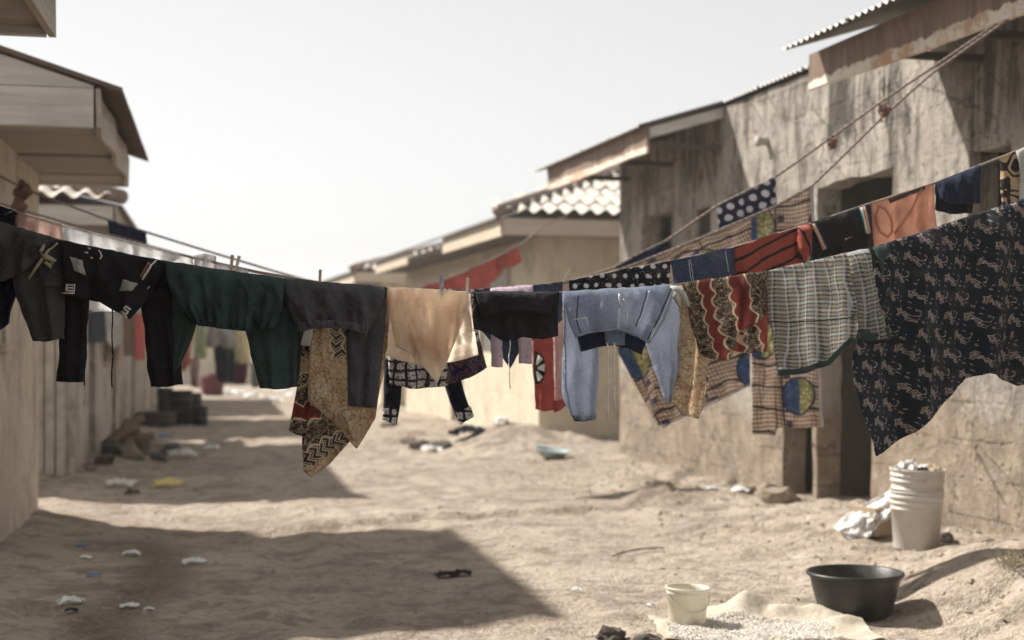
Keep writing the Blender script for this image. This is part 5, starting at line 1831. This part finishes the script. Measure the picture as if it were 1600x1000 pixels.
# cardboard box and the white bag flung over it
q = gp(1383, 838)
bx_ = empty('cardboard_box', q, .35, 'cardboard box half hidden beside the paint buckets', 'box')
MB().bbox(-.10, .13, -.02, .2, 0, .17, .006).build('body', M['card'], bx_)
MB().bbox(-.10, .05, -.03, -.022, .04, .17, .003).build('flap', M['card'], bx_, rot=(R(-14), 0, 0))
vs, fs = [], []
P_ = [(1398, 764), (1352, 786), (1318, 808), (1303, 824)]
Q_ = [(1398, 806), (1372, 822), (1348, 846), (1326, 842)]
n = 26
Db = (q - Vector((0, 0, EYE))).dot(FWD) - .02
pa, qa = catmull(P_, n + 1), catmull(Q_, n + 1)
for lay in (0, 1):
    for i in range(n + 1):
        for j in range(n + 1):
            t = j / n
            uu = pa[i] * (1 - t) + qa[i] * t
            dd = Db - .08 * math.sin(t * 2.2) + .10 * (1 - t) + .045 * mnoise.noise(Vector((i * .22, j * .16, 2))) + .02 * mnoise.noise(Vector((i * .6, j * .5, 7)))
            e = 2.5 * mnoise.noise(Vector((i * .5, j * .5, 1)))
            vs.append(W(uu[0] + e, uu[1] + e, dd) + FWD * (.003 * lay))
k = n + 1
for lay in (0, 1):
    for i in range(n):
        for j in range(n):
            a = lay * k * k + i * k + j
            fs.append((a, a + 1, a + k + 1, a + k))
tag(obj('plastic_bag', vs, fs, M['bag'], None, True), 'torn white plastic bag flung over the box beside the buckets', 'bag')
q = gp(1480, 850)
o = link('stone', rock_mesh('stone', .045, M['dark_stone'], 21, .9), None, q + Vector((.0, .02, .03)))
tag(o, 'small dark stone tucked between the buckets and the wall', 'stone')

# black basin
q = gp(1336, 966)
Dq = (q - Vector((0, 0, EYE))).dot(FWD)
s = Dq / FPX
bs = empty('black_basin', q + Vector((0, 0, .002)), 0, 'wide black plastic basin standing on the dirt', 'basin')
R1, R0, H = 71 * s, 55 * s, 72 * s
MB().lathe([(0, .004), (R0 * .9, .003), (R0 * .97, .012), (R0 + (R1 - R0) * .5, H * .5), (R1, H - .008)], 56).build('body', M['basin'], bs, True)
MB().lathe([(R1 - .001, H - .012), (R1 + .010, H - .014), (R1 + .014, H - .006), (R1 + .011, H + .002), (R1, H + .004), (R1 - .008, H - .002), (R0 + (R1 - R0) * .5 - .006, H * .5), (R0 * .93, .016), (0, .010)], 56).build('rim', M['basin'], bs, True)

# small cream bucket with wire handle
q = gp(1073, 978)
s = (q - Vector((0, 0, EYE))).dot(FWD) / FPX
sb = empty('small_bucket', q, 0, 'small cream bucket with a wire handle in the foreground', 'bucket')
sb.rotation_euler = (.0, .03, 0)
hh = 61 * s
bucket_shell(28.5 * s, 33 * s, hh, 0, [(hh * .86, .003, .006)], .002).build('body', M['bucket_small'], sb, True)
hp = [(33.5 * s * math.cos(a), -33.5 * s * abs(math.sin(a)) - .003, hh * (.86 - .42 * math.sin(a))) for a in [math.pi * i / 24 for i in range(25)]]
MB().tube(hp, .002, 6).build('handle', M['wire'], sb, True)

# grain spread to dry on an opened sack
c0 = gp(1185, 984)
vs, fs = [], []
nu_, nv_ = 90, 40
sk = empty('grain_sack', c0, -YAW, 'opened cream sack with white grain spread to dry', 'sack')
ss = (c0 - Vector((0, 0, EYE))).dot(FWD) / FPX


def sack_z(x, y):
    """height of the sack above the ground at local metres"""
    z = .012 + .012 * mnoise.noise(Vector((x * 9, y * 9, 1)))
    w = .05 * mnoise.noise(Vector((x * 6, y * 6, 4)))
    d1 = math.hypot((x + .02 + w) / .15, (y - .28 - .2 * x) / .13)
    z += .10 * math.exp(-d1 ** 1.6 * 1.7)
    ridge = math.exp(-((y - .24 + .55 * (x - .1) ** 1 * .5 + w) / .05) ** 2) * (1 / (1 + math.exp(-(x - .05) * 30))) * (1 / (1 + math.exp((x - .42) * 40)))
    z += .06 * ridge * (.8 + .5 * mnoise.noise(Vector((x * 9, 1, 2))))
    z += .035 * math.exp(-((y - .05 - .1 * mnoise.noise(Vector((x * 4, 3, 2)))) / .03) ** 2) * math.exp(-((x - .40) / .09) ** 2)
    z += .016 * abs(mnoise.noise(Vector((x * 13, y * 9, 3)))) * math.exp(-((y - .25) / .16) ** 2)
    return max(.006, z)


for lay in (0, 1):
    for i in range(nv_ + 1):
        for j in range(nu_ + 1):
            a, b = j / nu_, i / nv_
            x = -.46 + .93 * a + .03 * mnoise.noise(Vector((b * 5, a * 2, 3)))
            y = -.34 + .76 * b + .05 * mnoise.noise(Vector((a * 5, b * 2, 8))) - .10 * abs(a - .48) * 2 * b
            if b > .8 and a < .35:
                y -= .22 * (b - .8) / .2 * (.35 - a) / .35
            wx, wy = c0.x + x * CY + y * SY, c0.y - x * SY + y * CY
            vs.append((x, y, gz(wx, wy) - c0.z + sack_z(x, y) + (.003 if lay == 0 else 0)))
k = nu_ + 1
for lay in (0, 1):
    for i in range(nv_):
        for j in range(nu_):
            a = lay * k * (nv_ + 1) + i * k + j
            fs.append((a, a + 1, a + k + 1, a + k))
obj('sack', vs, fs, M['sack'], sk, True)
mb = MB()
for i in range(9000):
    x, y = rs.uniform(-.42, .34), rs.uniform(-.33, .2)
    if y > .16 - .5 * abs(x + .05) ** 1.5 + .03 * mnoise.noise(Vector((x * 9, 0, 2))) or x > .30 + .1 * mnoise.noise(Vector((y * 8, 1, 1))):
        continue
    wx, wy = c0.x + x * CY + y * SY, c0.y - x * SY + y * CY
    z = gz(wx, wy) - c0.z + sack_z(x, y) + rs.uniform(.004, .012)
    r = rs.uniform(.0035, .0055)
    w = rs.random() * 6
    n = len(mb.v)
    for p in octa:
        e = 1.4 if p[0] else .8
        mb.v.append((x + (p[0] * math.cos(w) - p[1] * math.sin(w)) * r * e, y + (p[0] * math.sin(w) + p[1] * math.cos(w)) * r * e, z + p[2] * r * .7))
    mb.f += [tuple(n + j for j in t) for t in of]
o = mb.build('grain', M['grain'], sk)
o['kind'] = 'stuff'

# dark stones at the bottom edge
for k_, (u, v, r, lab) in enumerate(((955, 1002, .058, 'upright dark stone beside the grain sack at the bottom edge'), (1012, 1006, .062, 'low dark stone touching the grain sack at the bottom edge'))):
    p = gp(u, v)
    o = link('stone', rock_mesh('stone', r, M['dark_stone'], k_ * 5 + 2, .75 if k_ == 0 else .45, 3, .5), None, p + Vector((0, 0, .015)))
    tag(o, lab, 'stone')
# black rubbish in the shade edge
for k_, (u, v, w_, lab) in enumerate(((697, 903, .05, 'left lump of black rubbish on the street at the shadow edge'), (722, 900, .045, 'right lump of black rubbish on the street at the shadow edge'))):
    o = crumple('rubbish', (w_, w_ * .6), w_ * .5, M['dark_scrap'], None, gp(u, v) + Vector((0, 0, .003)), 11 + k_ * 4, 14)
    tag(o, lab, 'rubbish')

# scraps of paper and plastic on the street
scraps = [(205, 869, .036, 'paper', 'white paper scrap in the shade below the sunlit strip'), (304, 883, .048, 'paper', 'long thin white strip of paper lying in the shade'),
          (128, 856, .026, 'blue_plastic', 'small bluish scrap near the foot of the tan wall'), (134, 874, .026, 'paper', 'thin white scrap just below the bluish one'),
          (147, 902, .024, 'blue_plastic', 'blue and white wrapper in the shade'), (112, 945, .042, 'paper', 'white wrapper with blue print low at left'),
          (202, 951, .032, 'paper', 'crumpled white scrap low in the wet patch'), (232, 955, .018, 'paper', 'tiny white scrap right of the crumpled one'),
          (187, 762, .10, 'bag', 'white plastic bag lying past the sunlit strip'), (264, 762, .10, 'yellow_plastic', 'yellow plastic bag lying past the sunlit strip'),
          (206, 773, .045, 'dark_scrap', 'black scrap between the white and yellow bags'), (111, 957, .022, 'dark_scrap', 'black bottle top under the white wrapper'),
          (1157, 777, .05, 'paper', 'white paper standing against the concrete wall foot'), (1110, 768, .05, 'paper', 'flat white scrap at the foot of the concrete wall'),
          (675, 706, .09, 'bag', 'white plastic by the dirt heap'), (285, 715, .12, 'bag', 'pale plastic spread by the wood pile'), (330, 703, .07, 'paper', 'white scrap in the middle of the far shade'),
          (258, 685, .07, 'blue_plastic', 'pale blue scrap by the far sunlit strip'), (900, 925, .02, 'paper', 'tiny white scrap on the sunlit dirt'), (1017, 948, .016, 'paper', 'tiny white scrap beside the small cream bucket')]
for k_, (u, v, r, mt, lab) in enumerate(scraps):
    o = crumple('plastic_scrap' if mt in ('bag', 'yellow_plastic', 'blue_plastic') else 'paper_scrap', (r * 1.35, r * (.62 if k_ != 1 else .24)), r * .6, M[mt], None, gp(u, v) + Vector((0, 0, .004)), k_ * 2.3 + .5, 12)
    o.rotation_euler = (0, 0, rs.uniform(-.5, .5))
    tag(o, lab, 'litter')
# twig
a_, b_ = gp(957, 872), gp(1036, 858)
pts = [a_.lerp(b_, t) + Vector((0, 0, .012 + .012 * math.sin(t * 3.1))) + Vector((0, .02 * math.sin(t * 5), 0)) for t in [i / 10 for i in range(11)]]
tag(MB().tube(pts, [.004 + .003 * math.sin(i) ** 2 for i in range(11)], 6).build('twig', M['stick'], None, True), 'thin dry twig lying on the sunlit street', 'twig')
# dead tuft at the right edge
m = MB()
p = gp(1586, 884)
for i in range(70):
    a = rs.random() * 6.28
    l = rs.uniform(.04, .12)
    e = Vector((math.cos(a) * l, math.sin(a) * l, l * rs.uniform(.3, .9)))
    s0 = Vector((rs.uniform(-.08, .08), rs.uniform(-.08, .08), 0))
    m.tube([p + s0, p + s0 + e * .5 + Vector((0, 0, .01)), p + s0 + e], [.0016, .0013, .0005], 4)
M['straw'] = m_plain('dry_straw', (.33, .28, .19), .9, .2, 20)
tag(m.build('dry_tuft', M['straw']), 'dry grass tuft at the foot of the concrete wall, right edge', 'tuft')

# heap by the cream house: teal bowl, dark cloth, grey scrap, blocks
q = gp(861, 716)
tb = empty('teal_bowl', q, 0, 'pale teal bowl tipped on the ground by the cream house', 'bowl')
tb.rotation_euler = (R(8), R(5), .3)
MB().lathe([(0, .0), (.11, .0), (.185, .075), (.195, .08), (.19, .09), (.175, .075), (.10, .012), (0, .012)], 30).build('body', M['teal'], tb, True)
o = crumple('dark_cloth', (.20, .10), .10, F['navy_dark'], None, gp(733, 697) + Vector((0, 0, .0)), 31, 16)
tag(o, 'dark cloth dropped on the dirt heap before the cream house', 'cloth')
o = crumple('grey_scrap', (.09, .06), .07, M['paper'], None, gp(783, 690) + Vector((0, 0, .0)), 37, 10)
tag(o, 'greyish scrap on top of the dirt heap', 'litter')
for k_, (u, v, r, lab) in enumerate(((655, 702, .13, 'broken block at the left end of the dirt heap'), (690, 700, .15, 'dark broken block in the middle of the dirt heap'), (640, 688, .12, 'block fragment behind the dirt heap'), (608, 668, .14, 'tan block fragment past the dirt heap'))):
    o = link('broken_block', rock_mesh('broken_block', r, M['rubble'] if k_ != 1 else M['dark_stone'], 40 + k_, .5, 2, .4), None, gp(u, v) + Vector((0, 0, .02)))
    tag(o, lab, 'rubble')

# stack of firewood and broken blocks along the grey house
wood = [((165, 712), (215, 664), .07), ((182, 716), (238, 676), .06), ((205, 690), (252, 700), .075), ((172, 700), (200, 660), .06), ((230, 706), (276, 716), .075), ((190, 676), (222, 655), .06)]
wl = ['log leaning steeply against the grey house', 'pale split log across the wood pile', 'thick log lying along the wood pile', 'dark log at the back of the wood pile', 'short black log at the street end of the wood pile', 'log on top of the wood pile']
for k_, (a, b, r) in enumerate(wood):
    Da = 1.2 * FPX / (716 - HZ) + .15 * k_
    p0, p1 = W(a[0], a[1], Da), W(b[0], b[1], Da + .35)
    p0.z = max(p0.z, gz(p0.x, p0.y) + r * .8)
    p1.z = max(p1.z, gz(p1.x, p1.y) + r * .8)
    pts = [p0.lerp(p1, t) + Vector((0, 0, .03 * math.sin(t * 4 + k_))) for t in (0, .25, .5, .75, 1)]
    o = MB().tube(pts, [r, r * .92, r, r * .85, r * .8], 9).build('log', M['drum'] if k_ == 4 else M['stick'], None, True)
    tag(o, wl[k_], 'log', 'wood pile by the grey house')
RL = ['broken block at the left end under the leaning log', 'largest broken block in front of the wood pile', 'broken block at the street side of the wood pile', 'small block by the black log end', 'block wedged between the logs', 'block at the back under the top log', 'small rubble lump towards the pale cladding boards', 'smallest rubble lump nearest the pale cladding boards']
for k_, (u, v, r) in enumerate(((178, 712, .14), (205, 716, .16), (232, 714, .13), (248, 720, .10), (190, 700, .15), (215, 694, .17), (160, 726, .10), (140, 735, .08))):
    o = link('broken_block', rock_mesh('broken_block', r, M['rubble'] if k_ % 3 else M['dark_stone'], 60 + k_, .7, 1, .9), None, gp(u, v) + Vector((0, 0, r * .35)))
    tag(o, RL[k_], 'rubble', 'rubble by the grey house')

# black water drums, basin and tyre further down
def drum(u, v, w, h, label, lid=False):
    q = gp(u, v)
    s = (q - Vector((0, 0, EYE))).dot(FWD) / FPX
    o = empty('water_drum', q, 0, label, 'drum')
    r, H = w * s / 2, h * s
    MB().lathe([(0, .003), (r * .93, .003), (r * .97, .03), (r * .98, H * .33), (r * 1.02, H * .34), (r * 1.02, H * .37), (r, H * .38), (r, H * .66), (r * 1.03, H * .67), (r * 1.03, H * .70), (r, H * .71), (r, H - .01), (r * 1.03, H), (r * .93, H), (r * .92, H * .5), (0, H * .5)], 28).build('body', M['drum'], o, True)
    for sgn in (-1, 1):
        MB().bbox(sgn * r * 1.02 - .015, sgn * r * 1.02 + .015, -.05, .05, H * .8, H * .85).build('handle', M['drum'], o)


drum(282, 664, 38, 54, 'tall black water drum down the street on the left')
drum(312, 665, 24, 30, 'short black drum in front of the tall one, nearer the road')
drum(258, 655, 24, 50, 'black drum behind the tyre by the wall')
drum(304, 650, 22, 36, 'dark drum half hidden behind the short one')
q = gp(243, 665)
ty = empty('tyre', q + Vector((0, 0, .0)), 0, 'worn car tyre lying flat before the water drums', 'tyre')
pr = [(.19, .03), (.20, .01), (.27, .0), (.31, .02), (.325, .06), (.325, .16), (.31, .20), (.27, .22), (.20, .21), (.19, .19), (.22, .17), (.25, .11), (.22, .05), (.19, .03)]
MB().lathe(pr, 32).build('casing', M['tyre'], ty, True)
q = gp(352, 612)
o = link('sack_bundle', rock_mesh('sack_bundle', .28, F['maroon'], 5, 1.3, 3, .3), None, gp(331, 618) + Vector((0, 0, .25)))
tag(o, 'maroon stuffed sack on the road far down the street', 'sack')
FL = ['pale litter scrap nearest the maroon sack', 'pale litter scrap below the yellow dress far away', 'nearest pale scrap of the far litter', 'farthest pale scrap in the far litter', 'pale scrap between the maroon sack and the yellow dress', 'pale scrap at the right end of the far litter']
for k_, (u, v) in enumerate(((350, 614), (395, 622), (425, 630), (440, 612), (372, 618), (460, 620))):
    o = crumple('litter_heap', (.22, .14), .1, M['paper'], None, gp(u, v), 70 + k_, 10)
    tag(o, FL[k_], 'litter', 'far litter on the road')

# dusty air over the whole street
m = bpy.data.materials.new('dusty_air')
m.use_nodes = True
nt = m.node_tree
nt.nodes.clear()
pv = nt.nodes.new('ShaderNodeVolumePrincipled')
pv.inputs['Color'].default_value = (.92, .90, .87, 1)
pv.inputs['Density'].default_value = .0026
pv.inputs['Anisotropy'].default_value = .2
ou = nt.nodes.new('ShaderNodeOutputMaterial')
nt.links.new(pv.outputs[0], ou.inputs['Volume'])
tag(MB().box(-520, 520, -70, 830, -1.6, 4.9).build('haze', m), 'pale dust haze filling the street', 'haze', kind='stuff')
